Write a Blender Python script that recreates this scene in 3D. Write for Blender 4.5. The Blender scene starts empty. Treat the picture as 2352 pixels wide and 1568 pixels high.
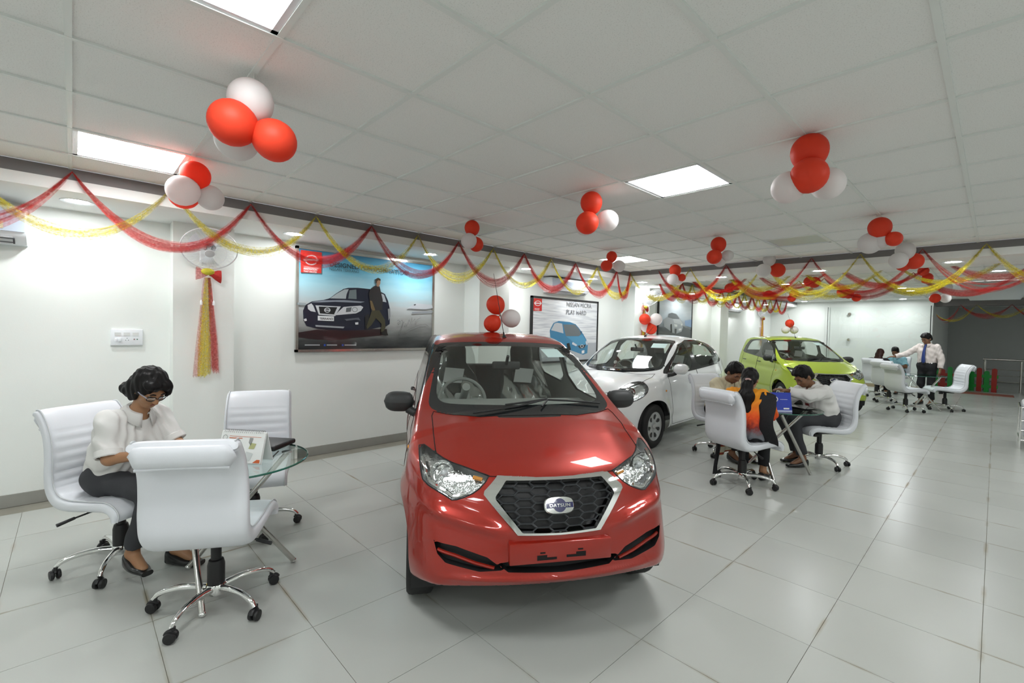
import bpy, bmesh, math, random
import numpy as np
from mathutils import Vector, Matrix

rnd = random.Random(7)
S = bpy.context.scene
COL = S.collection
R = math.radians
PI = math.pi

# ---------------------------------------------------------------- camera, world, exposure
cam = bpy.data.cameras.new('camera'); camo = bpy.data.objects.new('camera', cam); COL.objects.link(camo)
cam.sensor_width = 36.0; cam.lens = 1058.26 / 2352 * 36.0; cam.clip_start = .05
YAW, PIT, ROL, EYE = .8093, -.0274, .0213, 1.571
_w = Vector((-math.sin(YAW) * math.cos(PIT), math.cos(YAW) * math.cos(PIT), math.sin(PIT)))
_r = Vector((math.cos(YAW), math.sin(YAW), 0)); _u = _r.cross(_w)
_r2 = math.cos(ROL) * _r + math.sin(ROL) * _u; _u2 = -math.sin(ROL) * _r + math.cos(ROL) * _u
camo.matrix_world = Matrix((( _r2.x, _u2.x, -_w.x, 0), (_r2.y, _u2.y, -_w.y, 0), (_r2.z, _u2.z, -_w.z, EYE), (0, 0, 0, 1)))
S.camera = camo
S.view_settings.view_transform = 'Standard'; S.view_settings.look = 'None'
S.view_settings.exposure = 0.66; S.view_settings.gamma = 1.0; S.view_settings.use_curve_mapping = False
world = bpy.data.worlds.new('world'); S.world = world; world.use_nodes = True
world.node_tree.nodes['Background'].inputs[0].default_value = (.93, .97, 1, 1)
world.node_tree.nodes['Background'].inputs[1].default_value = .25
S.cycles.use_denoising = True
S.cycles.max_bounces = 6; S.cycles.diffuse_bounces = 4; S.cycles.glossy_bounces = 3
S.cycles.transmission_bounces = 4; S.cycles.transparent_max_bounces = 16
S.cycles.use_adaptive_sampling = True; S.cycles.adaptive_threshold = .15
S.cycles.caustics_reflective = False; S.cycles.caustics_refractive = False
PANEL_W, SPOT_W = 15.0, 110.0          # emission of the ceiling panels and of the small downlights

# ---------------------------------------------------------------- materials
MATS = {}
def mat(name, col=(.8, .8, .8), rough=.5, metal=0., coat=0., emit=None, strength=0., trans=0., alpha=1., spec=.5, ior=1.45, sss=0., bump=None, noise=None, sheen=0.):
    """bump = (scale, strength); noise = (scale, amount): fine colour mottling of the material itself"""
    if name in MATS: return MATS[name]
    m = bpy.data.materials.new(name); m.use_nodes = True
    nt = m.node_tree; b = nt.nodes['Principled BSDF']
    c = (*col, 1) if len(col) == 3 else col
    b.inputs['Base Color'].default_value = c
    b.inputs['Roughness'].default_value = rough; b.inputs['Metallic'].default_value = metal
    b.inputs['Coat Weight'].default_value = coat; b.inputs['Coat Roughness'].default_value = .03
    b.inputs['Transmission Weight'].default_value = trans; b.inputs['Alpha'].default_value = alpha
    b.inputs['Specular IOR Level'].default_value = spec; b.inputs['IOR'].default_value = ior
    b.inputs['Subsurface Weight'].default_value = sss
    if sheen: b.inputs['Sheen Weight'].default_value = sheen
    if emit: b.inputs['Emission Color'].default_value = (*emit, 1); b.inputs['Emission Strength'].default_value = strength
    if bump or noise:
        tc = nt.nodes.new('ShaderNodeTexCoord')
    if bump:
        n = nt.nodes.new('ShaderNodeTexNoise'); n.inputs['Scale'].default_value = bump[0]; n.inputs['Detail'].default_value = 3
        nt.links.new(tc.outputs['Object'], n.inputs['Vector'])
        bp = nt.nodes.new('ShaderNodeBump'); bp.inputs['Strength'].default_value = bump[1]; bp.inputs['Distance'].default_value = .01
        nt.links.new(n.outputs['Fac'], bp.inputs['Height']); nt.links.new(bp.outputs['Normal'], b.inputs['Normal'])
    if noise:
        n = nt.nodes.new('ShaderNodeTexNoise'); n.inputs['Scale'].default_value = noise[0]; n.inputs['Detail'].default_value = 4
        nt.links.new(tc.outputs['Object'], n.inputs['Vector'])
        mx = nt.nodes.new('ShaderNodeMix'); mx.data_type = 'RGBA'
        a = noise[1]
        mx.inputs['A'].default_value = tuple(min(1, v * (1 - a)) for v in c[:3]) + (1,)
        mx.inputs['B'].default_value = tuple(min(1, v * (1 + a)) for v in c[:3]) + (1,)
        nt.links.new(n.outputs['Fac'], mx.inputs['Factor']); nt.links.new(mx.outputs['Result'], b.inputs['Base Color'])
    MATS[name] = m
    return m

def thin_glass(name, tint=(.9, .97, .95), refl=.12, rough=0.0):
    """pane glass: see-through with a mirror share that grows at grazing angles (real Fresnel)"""
    if name in MATS: return MATS[name]
    m = bpy.data.materials.new(name); m.use_nodes = True; nt = m.node_tree; nt.nodes.clear()
    o = nt.nodes.new('ShaderNodeOutputMaterial'); mx = nt.nodes.new('ShaderNodeMixShader')
    t = nt.nodes.new('ShaderNodeBsdfTransparent'); t.inputs[0].default_value = (*tint, 1)
    g = nt.nodes.new('ShaderNodeBsdfGlossy'); g.inputs['Roughness'].default_value = rough
    f = nt.nodes.new('ShaderNodeLayerWeight'); f.inputs['Blend'].default_value = .5
    pw = nt.nodes.new('ShaderNodeMath'); pw.operation = 'POWER'; pw.inputs[1].default_value = 5.; nt.links.new(f.outputs['Facing'], pw.inputs[0])
    mm = nt.nodes.new('ShaderNodeMath'); mm.operation = 'MULTIPLY_ADD'; mm.inputs[1].default_value = .9; mm.inputs[2].default_value = .055 + refl * .3
    nt.links.new(pw.outputs[0], mm.inputs[0]); nt.links.new(mm.outputs[0], mx.inputs[0])
    nt.links.new(t.outputs[0], mx.inputs[1]); nt.links.new(g.outputs[0], mx.inputs[2]); nt.links.new(mx.outputs[0], o.inputs[0])
    MATS[name] = m
    return m

def tulle(name, col, alpha, glitter=0.):
    """sheer net cloth: part of each ray passes through, the weave breaks it up"""
    if name in MATS: return MATS[name]
    m = bpy.data.materials.new(name); m.use_nodes = True; nt = m.node_tree; nt.nodes.clear()
    o = nt.nodes.new('ShaderNodeOutputMaterial'); mx = nt.nodes.new('ShaderNodeMixShader')
    t = nt.nodes.new('ShaderNodeBsdfTransparent')
    d = nt.nodes.new('ShaderNodeBsdfDiffuse'); d.inputs[0].default_value = (*col, 1)
    tl = nt.nodes.new('ShaderNodeBsdfTranslucent'); tl.inputs[0].default_value = (*col, 1)
    a = nt.nodes.new('ShaderNodeMixShader'); a.inputs[0].default_value = .45
    nt.links.new(d.outputs[0], a.inputs[1]); nt.links.new(tl.outputs[0], a.inputs[2])
    tc = nt.nodes.new('ShaderNodeTexCoord'); n = nt.nodes.new('ShaderNodeTexNoise'); n.inputs['Scale'].default_value = 60; n.inputs['Detail'].default_value = 2
    nt.links.new(tc.outputs['Object'], n.inputs['Vector'])
    mm = nt.nodes.new('ShaderNodeMapRange'); mm.inputs['From Min'].default_value = .3; mm.inputs['From Max'].default_value = .7
    mm.inputs['To Min'].default_value = alpha * .6; mm.inputs['To Max'].default_value = min(1, alpha * 1.4)
    nt.links.new(n.outputs['Fac'], mm.inputs['Value']); nt.links.new(mm.outputs[0], mx.inputs[0])
    sh = a
    if glitter:
        g = nt.nodes.new('ShaderNodeBsdfGlossy'); g.inputs['Roughness'].default_value = .25; g.inputs[0].default_value = (*[min(1, c * 1.2) for c in col], 1)
        b = nt.nodes.new('ShaderNodeMixShader'); b.inputs[0].default_value = glitter
        nt.links.new(a.outputs[0], b.inputs[1]); nt.links.new(g.outputs[0], b.inputs[2]); sh = b
    nt.links.new(t.outputs[0], mx.inputs[1]); nt.links.new(sh.outputs[0], mx.inputs[2]); nt.links.new(mx.outputs[0], o.inputs[0])
    MATS[name] = m
    return m

M_wall = mat('wall paint', (.83, .86, .83), .75, noise=(3, .015), bump=(90, .04))
M_white = mat('white paint', (.82, .83, .81), .6)
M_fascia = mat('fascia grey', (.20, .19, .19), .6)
M_base = mat('skirting tile', (.33, .33, .30), .35, noise=(8, .08))
M_chrome = mat('chrome', (.86, .86, .85), .06, 1.)
M_steel = mat('brushed steel', (.62, .61, .58), .22, 1.)
M_black = mat('black plastic', (.014, .014, .015), .42)
M_blackgloss = mat('black gloss', (.010, .010, .011), .12, coat=.5)
M_dark = mat('charcoal plastic', (.035, .037, .037), .55)
M_rubber = mat('tyre rubber', (.016, .016, .016), .75, bump=(60, .1))
M_white_plastic = mat('white plastic', (.82, .85, .88), .3, coat=.2)
M_leather = mat('white leatherette', (.74, .76, .80), .42, coat=.12, bump=(260, .03))
M_piping = mat('grey piping', (.62, .64, .66), .5)
M_paper = mat('white paper', (.86, .87, .86), .7)

# ---------------------------------------------------------------- mesh helpers
class MB:
    """collects faces and links them as one mesh object"""
    def __init__(s): s.v = []; s.f = []
    def add(s, V, F):
        o = len(s.v); s.v += [tuple(map(float, p)) for p in V]; s.f += [tuple(i + o for i in f) for f in F]; return s
    def box(s, c, d, rz=0., rot=None):
        c = Vector(c); d = Vector(d) / 2
        m = rot if rot is not None else Matrix.Rotation(rz, 3, 'Z')
        P = [c + m @ Vector((x * d.x, y * d.y, z * d.z)) for x in (-1, 1) for y in (-1, 1) for z in (-1, 1)]
        return s.add(P, [(0, 1, 3, 2), (4, 6, 7, 5), (0, 4, 5, 1), (2, 3, 7, 6), (0, 2, 6, 4), (1, 5, 7, 3)])
    def rbox(s, c, d, r=.01, n=3, rz=0., rot=None):
        """box with rounded edges (superquadric-like corner rounding)"""
        bm = bmesh.new(); bmesh.ops.create_cube(bm, size=1)
        for v in bm.verts: v.co = Vector((v.co.x * d[0], v.co.y * d[1], v.co.z * d[2]))
        bmesh.ops.bevel(bm, geom=list(bm.edges), offset=min(r, min(d) * .49), segments=n, profile=.5, affect='EDGES')
        m = rot if rot is not None else Matrix.Rotation(rz, 3, 'Z'); c = Vector(c)
        bm.verts.ensure_lookup_table(); bm.verts.index_update()
        s.add([c + m @ v.co for v in bm.verts], [[v.index for v in f.verts] for f in bm.faces]); bm.free(); return s
    def ring(s, c, ax, ay, r0, r1, n): return [Vector(c) + ax * (r0 * math.cos(2*PI*i/n)) + ay * (r1 * math.sin(2*PI*i/n)) for i in range(n)]
    def cyl(s, a, b, r0, r1=None, n=16, caps=True):
        a = Vector(a); b = Vector(b); r1 = r0 if r1 is None else r1
        d = (b - a).normalized(); x = d.orthogonal().normalized(); y = d.cross(x)
        P = s.ring(a, x, y, r0, r0, n) + s.ring(b, x, y, r1, r1, n)
        F = [(i, (i + 1) % n, n + (i + 1) % n, n + i) for i in range(n)]
        if caps: F += [tuple(range(n - 1, -1, -1)), tuple(range(n, 2 * n))]
        return s.add(P, F)
    def tube(s, path, r, n=10, closed=False, caps=True):
        path = [Vector(p) for p in path]; k = len(path)
        rr = r if hasattr(r, '__len__') else [r] * k
        P = []; F = []; px = None
        for i, p in enumerate(path):
            q0 = path[i - 1] if (i or closed) else path[0]; q1 = path[(i + 1) % k] if (i < k - 1 or closed) else path[-1]
            d = (q1 - q0)
            d = d.normalized() if d.length > 1e-9 else Vector((0, 0, 1))
            if px is None: px = d.orthogonal().normalized()
            else:
                px = px - d * px.dot(d)
                px = px.normalized() if px.length > 1e-6 else d.orthogonal().normalized()
            P += s.ring(p, px, d.cross(px), rr[i], rr[i], n)
        for i in range(k if closed else k - 1):
            j = (i + 1) % k
            F += [(i*n + a, i*n + (a + 1) % n, j*n + (a + 1) % n, j*n + a) for a in range(n)]
        if caps and not closed: F += [tuple(range(n - 1, -1, -1)), tuple(range((k - 1) * n, k * n))]
        return s.add(P, F)
    def lathe(s, prof, n=24, o=(0, 0, 0), axis=(0, 0, 1), caps=False):
        """prof: (radius, height) pairs turned about an axis through o"""
        d = Vector(axis).normalized(); x = d.orthogonal().normalized(); y = d.cross(x); o = Vector(o)
        P = []; k = len(prof)
        for r, h in prof: P += s.ring(o + d * h, x, y, max(r, 1e-5), max(r, 1e-5), n)
        F = [(i*n + a, i*n + (a + 1) % n, (i + 1)*n + (a + 1) % n, (i + 1)*n + a) for i in range(k - 1) for a in range(n)]
        if caps: F += [tuple(range(n - 1, -1, -1)), tuple(range((k - 1) * n, k * n))]
        return s.add(P, F)
    def ell(s, c, r, n=20, m=12, rot=None):
        c = Vector(c); rot = rot or Matrix.Identity(3)
        P = []
        for j in range(m + 1):
            t = PI * j / m
            for i in range(n):
                a = 2 * PI * i / n
                P.append(c + rot @ Vector((r[0]*math.sin(t)*math.cos(a), r[1]*math.sin(t)*math.sin(a), r[2]*math.cos(t))))
        return s.add(P, [(j*n + i, (j+1)*n + i, (j+1)*n + (i+1) % n, j*n + (i+1) % n) for j in range(m) for i in range(n)])
    def poly(s, pts): return s.add(pts, [tuple(range(len(pts)))])
    def prism(s, pts, ext):
        """flat outline (3-D points) extruded by the vector ext"""
        n = len(pts); e = Vector(ext); P = [Vector(p) for p in pts]; P = P + [p + e for p in P]
        return s.add(P, [tuple(range(n - 1, -1, -1)), tuple(range(n, 2*n))] + [(i, (i+1) % n, n + (i+1) % n, n + i) for i in range(n)])
    def grid(s, P):
        """P: rows of points"""
        n = len(P[0]); V = [p for r in P for p in r]
        return s.add(V, [(i*n + j, i*n + j + 1, (i+1)*n + j + 1, (i+1)*n + j) for i in range(len(P) - 1) for j in range(n - 1)])
    def mesh(s, name, m, smooth=True, sharp=40):
        me = bpy.data.meshes.new(name); me.from_pydata(s.v, [], s.f)
        for x in (m if isinstance(m, (list, tuple)) else [m]): me.materials.append(x)
        if smooth:
            me.shade_smooth()
            if sharp: me.set_sharp_from_angle(angle=R(sharp))
        me.update()
        return me
    def build(s, name, m, parent=None, smooth=True, sharp=40, fix=True):
        me = s.mesh(name, m, smooth, sharp)
        if fix:
            bm = bmesh.new(); bm.from_mesh(me); bmesh.ops.recalc_face_normals(bm, faces=bm.faces); bm.to_mesh(me); bm.free()
        return link(name, me, parent)

def link(name, me, parent=None):
    o = bpy.data.objects.new(name, me); COL.objects.link(o)
    if parent is not None: o.parent = parent
    return o
def arr(name, V, F, m, parent=None, smooth=True, normals=None, sharp=None):
    me = bpy.data.meshes.new(name); me.from_pydata([tuple(p) for p in np.asarray(V).tolist()], [], [tuple(f) for f in np.asarray(F).tolist()] if not isinstance(F, list) else F)
    for x in (m if isinstance(m, (list, tuple)) else [m]): me.materials.append(x)
    if smooth: me.shade_smooth()
    if sharp: me.set_sharp_from_angle(angle=R(sharp))
    me.update()
    if normals is not None: me.normals_split_custom_set_from_vertices([tuple(n) for n in np.asarray(normals).tolist()])
    return link(name, me, parent)
def tag(o, label, cat, group=None):
    o['label'] = label; o['category'] = cat
    if group: o['group'] = group
    return o
def thing(name, label, cat, loc=(0, 0, 0), rz=0., group=None):
    o = bpy.data.objects.new(name, None); COL.objects.link(o); o.empty_display_size = .1
    o.location = loc; o.rotation_euler = (0, 0, rz)
    return tag(o, label, cat, group)
def struct(o): o['kind'] = 'structure'; return o
def copy_tree(o, parent=None):
    c = o.copy(); COL.objects.link(c); c.parent = parent
    for ch in list(o.children): copy_tree(ch, c)
    return c
def dup(o, label, loc, rz):
    c = copy_tree(o); c['label'] = label; c.location = loc; c.rotation_euler = (0, 0, rz)
    return c
def text_mesh(txt, size, extrude=.0005, align='LEFT', bold=0., sx=1., space=1.):
    cu = bpy.data.curves.new('lettering', 'FONT'); cu.body = txt; cu.size = size; cu.extrude = extrude; cu.align_x = align
    cu.offset = bold * size; cu.space_character = space
    ob = bpy.data.objects.new('lettering', cu); COL.objects.link(ob)
    me = bpy.data.meshes.new_from_object(ob.evaluated_get(bpy.context.evaluated_depsgraph_get()))
    bpy.data.objects.remove(ob); bpy.data.curves.remove(cu)
    if sx != 1.:
        for v in me.vertices: v.co.x *= sx
    return me
def lettering(txt, size, m, parent, M, name='lettering', **kw):
    """flat text laid in the plane of the matrix M (local x = reading direction, y = up)"""
    bpy.context.view_layer.update()
    me = text_mesh(txt, size, **kw); me.materials.clear(); me.materials.append(m); me.transform(M)
    return link(name, me, parent)

def surfnet(f, lo, hi, h):
    """polygonise f(x,y,z)<0 on a grid (naive surface nets)"""
    lo = np.array(lo, float); n = np.ceil((np.array(hi) - lo) / h).astype(int) + 1
    g = [lo[i] + h * np.arange(n[i]) for i in range(3)]
    X, Y, Z = np.meshgrid(*g, indexing='ij'); D = f(X, Y, Z).astype(np.float32)
    s = D < 0
    c = np.zeros(tuple(n - 1), int)
    for i in (0, 1):
        for j in (0, 1):
            for k in (0, 1): c += s[i:n[0]-1+i, j:n[1]-1+j, k:n[2]-1+k]
    act = (c > 0) & (c < 8); idx = -np.ones(act.shape, int); cells = np.argwhere(act); idx[act] = np.arange(len(cells))
    acc = np.zeros((len(cells), 3)); cnt = np.zeros(len(cells))
    corner = [np.array((i, j, k)) for i in (0, 1) for j in (0, 1) for k in (0, 1)]
    for a in range(8):
        for b in range(a + 1, 8):
            dv = corner[b] - corner[a]
            if np.abs(dv).sum() != 1: continue
            A = cells + corner[a]; B = cells + corner[b]
            da = D[A[:, 0], A[:, 1], A[:, 2]]; db = D[B[:, 0], B[:, 1], B[:, 2]]
            m = (da < 0) != (db < 0); t = np.where(m, da / np.where(m, da - db, 1), 0)
            acc += np.where(m[:, None], corner[a] + dv * t[:, None], 0); cnt += m
    V = lo + h * (cells + acc / np.maximum(cnt, 1)[:, None])
    F = []
    for ax in range(3):
        b, e = (ax + 1) % 3, (ax + 2) % 3
        sl0 = [slice(None)] * 3; sl1 = [slice(None)] * 3; sl0[ax] = slice(0, -1); sl1[ax] = slice(1, None)
        cr = s[tuple(sl0)] != s[tuple(sl1)]; E = np.argwhere(cr)
        ok = (E[:, b] > 0) & (E[:, e] > 0) & (E[:, b] < n[b] - 1) & (E[:, e] < n[e] - 1); E = E[ok]
        if not len(E): continue
        def cell(db, de):
            q = E.copy(); q[:, b] -= db; q[:, e] -= de; return idx[q[:, 0], q[:, 1], q[:, 2]]
        q = np.stack([cell(1, 1), cell(0, 1), cell(0, 0), cell(1, 0)], 1)
        ins = s[E[:, 0], E[:, 1], E[:, 2]]; q = np.where(ins[:, None], q, q[:, ::-1]); F.append(q)
    return V, np.concatenate(F)
def smin(a, b, k):
    h = np.clip(.5 + .5 * (b - a) / k, 0, 1); return b + (a - b) * h - k * h * (1 - h)
def sd_cone(P, a, b, ra, rb):
    """rounded cone between points a and b"""
    a = np.asarray(a, float); b = np.asarray(b, float); d = b - a; L2 = max((d * d).sum(), 1e-9)
    q = [P[i] - a[i] for i in range(3)]
    t = np.clip((q[0]*d[0] + q[1]*d[1] + q[2]*d[2]) / L2, 0, 1)
    return np.sqrt((q[0]-d[0]*t)**2 + (q[1]-d[1]*t)**2 + (q[2]-d[2]*t)**2) - (ra + (rb - ra) * t)
def sd_ell(P, c, r, Mx=None):
    q = [P[i] - c[i] for i in range(3)]
    if Mx is not None: q = [Mx[0][i]*q[0] + Mx[1][i]*q[1] + Mx[2][i]*q[2] for i in range(3)]
    k0 = np.sqrt((q[0]/r[0])**2 + (q[1]/r[1])**2 + (q[2]/r[2])**2)
    k1 = np.sqrt((q[0]/r[0]**2)**2 + (q[1]/r[1]**2)**2 + (q[2]/r[2]**2)**2)
    return k0 * (k0 - 1) / np.maximum(k1, 1e-6)
# ---------------------------------------------------------------- the room
XW, ZC, ZS = -5.615, 2.695, 2.525              # left wall, tile ceiling, soffit
XC, YC0, YC1 = -4.80, -2.41, 7.62              # first coffer: left edge, near edge, far edge
XR, YB, YD = 4.2, 18.2, 24.5                   # right wall, back wall, end of the dim bay
Y2 = 8.45                                      # second coffer starts
GX, GY = -2.58, -.01                           # a node of the ceiling grid
def wallbox(name, c, d, m=M_wall): return struct(MB().box(c, d).build(name, m, smooth=False))
wallbox('wall_left', (XW - .1, 7.7, 1.4), (.2, 25.4 - 4, 2.8))
wallbox('wall_rear', (-3.45, YB + .1, 1.4), (4.34, .2, 2.8))
wallbox('wall_dim_side', (-1.33, YB + .2 + 3.05, 1.4), (.1, 6.1, 2.8))
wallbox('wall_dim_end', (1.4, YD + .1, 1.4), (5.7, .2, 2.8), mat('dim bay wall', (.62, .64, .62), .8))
wallbox('wall_right', (XR + .1, 11., 1.4), (.2, 28., 2.8))
wallbox('wall_near', (-.7, -3.1, 1.4), (9.8, .2, 2.8))
# wall piers
for i, (y0, y1, p) in enumerate([(.69, 1.20, .2), (4.33, 4.93, .36), (8.62, 9.22, .32), (13.2, 13.75, .25)]):
    wallbox('wall_pier_%d' % (i + 1), (XW + p / 2 - .005, (y0 + y1) / 2, ZS / 2 + .02), (p + .01, y1 - y0, ZS + .04))
# skirting of the left wall and of the first pier
bb = MB().box((XW + .006, 7.7, .0525), (.012, 21.2, .105)); bb.box((XW + .206, .945, .0525), (.012, .534, .105)); bb.box((XW + .106, .684, .0525), (.2, .012, .105))
struct(bb.build('baseboard_left', M_base, smooth=False))
struct(MB().box((-3.45, YB - .008, .05), (4.3, .016, .1)).build('baseboard_rear', mat('tan skirting', (.42, .33, .2), .5), smooth=False))

# floor: grout bed with laid tiles
M_tile = mat('floor tile', (.36, .385, .355), .16, spec=.42)
nt = M_tile.node_tree; pb = nt.nodes['Principled BSDF']
oi = nt.nodes.new('ShaderNodeObjectInfo'); tc = nt.nodes.new('ShaderNodeTexCoord')
n1 = nt.nodes.new('ShaderNodeTexNoise'); n1.inputs['Scale'].default_value = 1.1; n1.inputs['Detail'].default_value = 2
ad = nt.nodes.new('ShaderNodeVectorMath'); ad.operation = 'ADD'; nt.links.new(tc.outputs['Object'], ad.inputs[0]); nt.links.new(oi.outputs['Location'], ad.inputs[1]); nt.links.new(ad.outputs[0], n1.inputs['Vector'])
ma = nt.nodes.new('ShaderNodeMath'); ma.operation = 'MULTIPLY_ADD'; ma.inputs[1].default_value = .5; nt.links.new(oi.outputs['Random'], ma.inputs[0]); nt.links.new(n1.outputs['Fac'], ma.inputs[2])
mr = nt.nodes.new('ShaderNodeMapRange'); mr.inputs['From Min'].default_value = .2; mr.inputs['From Max'].default_value = 1.3; nt.links.new(ma.outputs[0], mr.inputs['Value'])
mxc = nt.nodes.new('ShaderNodeMix'); mxc.data_type = 'RGBA'; mxc.inputs['A'].default_value = (.425, .440, .410, 1); mxc.inputs['B'].default_value = (.505, .520, .490, 1); nt.links.new(mr.outputs[0], mxc.inputs['Factor']); nt.links.new(mxc.outputs['Result'], pb.inputs['Base Color'])
pb.inputs['Roughness'].default_value = .27
M_tile2 = M_tile.copy(); M_tile2.name = 'floor tile field'
# tan dirt that has crept in from some of the joints (object coordinates: the tile's own edges)
sx = nt.nodes.new('ShaderNodeSeparateXYZ'); nt.links.new(tc.outputs['Object'], sx.inputs[0])
ab = [nt.nodes.new('ShaderNodeMath') for _ in range(2)]
for k, a_ in enumerate(ab): a_.operation = 'ABSOLUTE'; nt.links.new(sx.outputs[k], a_.inputs[0])
mxe = nt.nodes.new('ShaderNodeMath'); mxe.operation = 'MAXIMUM'; nt.links.new(ab[0].outputs[0], mxe.inputs[0]); nt.links.new(ab[1].outputs[0], mxe.inputs[1])
ed = nt.nodes.new('ShaderNodeMapRange'); ed.inputs['From Min'].default_value = .284; ed.inputs['From Max'].default_value = .299; nt.links.new(mxe.outputs[0], ed.inputs['Value'])
n3 = nt.nodes.new('ShaderNodeTexNoise'); n3.inputs['Scale'].default_value = 1.9; n3.inputs['Detail'].default_value = 3; nt.links.new(ad.outputs[0], n3.inputs['Vector'])
nm_ = nt.nodes.new('ShaderNodeMapRange'); nm_.inputs['From Min'].default_value = .50; nm_.inputs['From Max'].default_value = .68; nt.links.new(n3.outputs['Fac'], nm_.inputs['Value'])
pr_ = nt.nodes.new('ShaderNodeMath'); pr_.operation = 'MULTIPLY'; nt.links.new(ed.outputs[0], pr_.inputs[0]); nt.links.new(nm_.outputs[0], pr_.inputs[1])
mxd = nt.nodes.new('ShaderNodeMix'); mxd.data_type = 'RGBA'; mxd.inputs['B'].default_value = (.30, .26, .17, 1); nt.links.new(pr_.outputs[0], mxd.inputs['Factor']); nt.links.new(mxc.outputs['Result'], mxd.inputs['A']); nt.links.new(mxd.outputs['Result'], pb.inputs['Base Color'])
floor = struct(MB().box((-.7, 10.8, -.05), (10.0, 28., .0936)).build('floor', mat('grout', (.25, .24, .20), .7, noise=(5, .25)), smooth=False))
ts = .6
tb = MB(); g = .0014; tb.add([(-ts/2+g, -ts/2+g, 0), (ts/2-g, -ts/2+g, 0), (ts/2-g, ts/2-g, 0), (-ts/2+g, ts/2-g, 0), (-ts/2+g, -ts/2+g, -.004), (ts/2-g, -ts/2+g, -.004), (ts/2-g, ts/2-g, -.004), (-ts/2+g, ts/2-g, -.004)],
             [(0, 1, 2, 3), (0, 4, 5, 1), (1, 5, 6, 2), (2, 6, 7, 3), (3, 7, 4, 0)])
tile_me = tb.mesh('tile', M_tile, smooth=False)
fwd = Vector((-math.sin(YAW), math.cos(YAW))); rgt = Vector((math.cos(YAW), math.sin(YAW)))
cells = []
for i in range(-8, 10):
    for j in range(-6, 41):
        x, y = -1.196 + ts * (i + .5), .297 + ts * (j + .5)
        if not (XW < x < XR and -3 < y < YD): continue
        if x < -1.3 and y > YB: continue
        dep = x * fwd.x + y * fwd.y; lat = x * rgt.x + y * rgt.y
        seen = dep > .9 and abs(lat) < dep * 1.14 + .5
        cells.append((0 if seen else 1, dep if seen else x * x + y * y, x, y))
cells.sort()
rest = MB()
for k, (s_, d_, x, y) in enumerate(cells):
    if k < 300 and not s_:
        o = link('tile', tile_me, floor); o.location = (x, y, 0)
    else:
        rest.add([(x + vx, y + vy, vz) for vx, vy, vz in tb.v], tb.f)
o = rest.build('tile_field', M_tile2, floor, smooth=False); o['kind'] = 'stuff'

# ceilings: lay-in tiles on exposed bars
M_ctile = mat('ceiling tile', (.88, .885, .86), .85)
nt = M_ctile.node_tree; tc = nt.nodes.new('ShaderNodeTexCoord'); nz = nt.nodes.new('ShaderNodeTexNoise'); nz.inputs['Scale'].default_value = 190; nz.inputs['Detail'].default_value = 2
cr = nt.nodes.new('ShaderNodeValToRGB'); cr.color_ramp.elements[0].position = .33; cr.color_ramp.elements[0].color = (.74, .745, .72, 1); cr.color_ramp.elements[1].position = .42; cr.color_ramp.elements[1].color = (.88, .885, .86, 1)
nt.links.new(tc.outputs['Object'], nz.inputs['Vector']); nt.links.new(nz.outputs['Fac'], cr.inputs[0]); nt.links.new(cr.outputs[0], nt.nodes['Principled BSDF'].inputs['Base Color'])
M_bar = mat('ceiling bar', (.80, .83, .80), .45)
ceil = struct(MB().box(((XR + XC) / 2, (YC0 + YC1) / 2, ZC + .075), (XR - XC, YC1 - YC0, .05)).build('ceiling', M_white, smooth=False))
LIT = [(0, -2), (0, 2), (5, -2), (10, 2), (0, -6), (5, -6), (-4, -2), (10, -6), (0, -10), (5, -10), (-4, -6)]
UNLIT = [(5, 2), (10, -2)]
def cell_box(i, j):          # x0,x1,y0,y1 of the grid cell between a_i..a_i+1 and b_j..b_j+1
    return GX - .6 * (j + 1), GX - .6 * j, GY + .6 * i, GY + .6 * (i + 1)
proto = {}
for i in range(-4, 13):
    for j in range(-12, 4):
        x0, x1, y0, y1 = cell_box(i, j)
        x0 = max(x0, XC + .005); x1 = min(x1, XR); y0 = max(y0, YC0); y1 = min(y1, YC1 - .005)
        if x1 - x0 < .05 or y1 - y0 < .05 or (i, j) in LIT + UNLIT: continue
        key = (round(x1 - x0, 3), round(y1 - y0, 3))
        if key not in proto:
            proto[key] = MB().box((0, 0, .006), (key[0] - .012, key[1] - .012, .012)).mesh('tile', M_ctile, smooth=False)
        o = link('tile', proto[key], ceil); o.location = ((x0 + x1) / 2, (y0 + y1) / 2, ZC + .002)
b_long = MB().box((0, (YC0 + YC1) / 2, 0), (.024, YC1 - YC0, .01)).box((0, (YC0 + YC1) / 2, .02), (.004, YC1 - YC0, .04)).mesh('grid_bar', M_bar, smooth=False)
for j in range(-11, 4):
    o = link('grid_bar', b_long, ceil); o.location = (GX - .6 * j, 0, ZC - .003)
b_cross = MB().box(((XR + XC) / 2, 0, 0), (XR - XC, .024, .01)).mesh('cross_bar', M_bar, smooth=False)
for i in range(-4, 13):
    o = link('cross_bar', b_cross, ceil); o.location = (0, GY + .6 * i, ZC - .0015)
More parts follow.
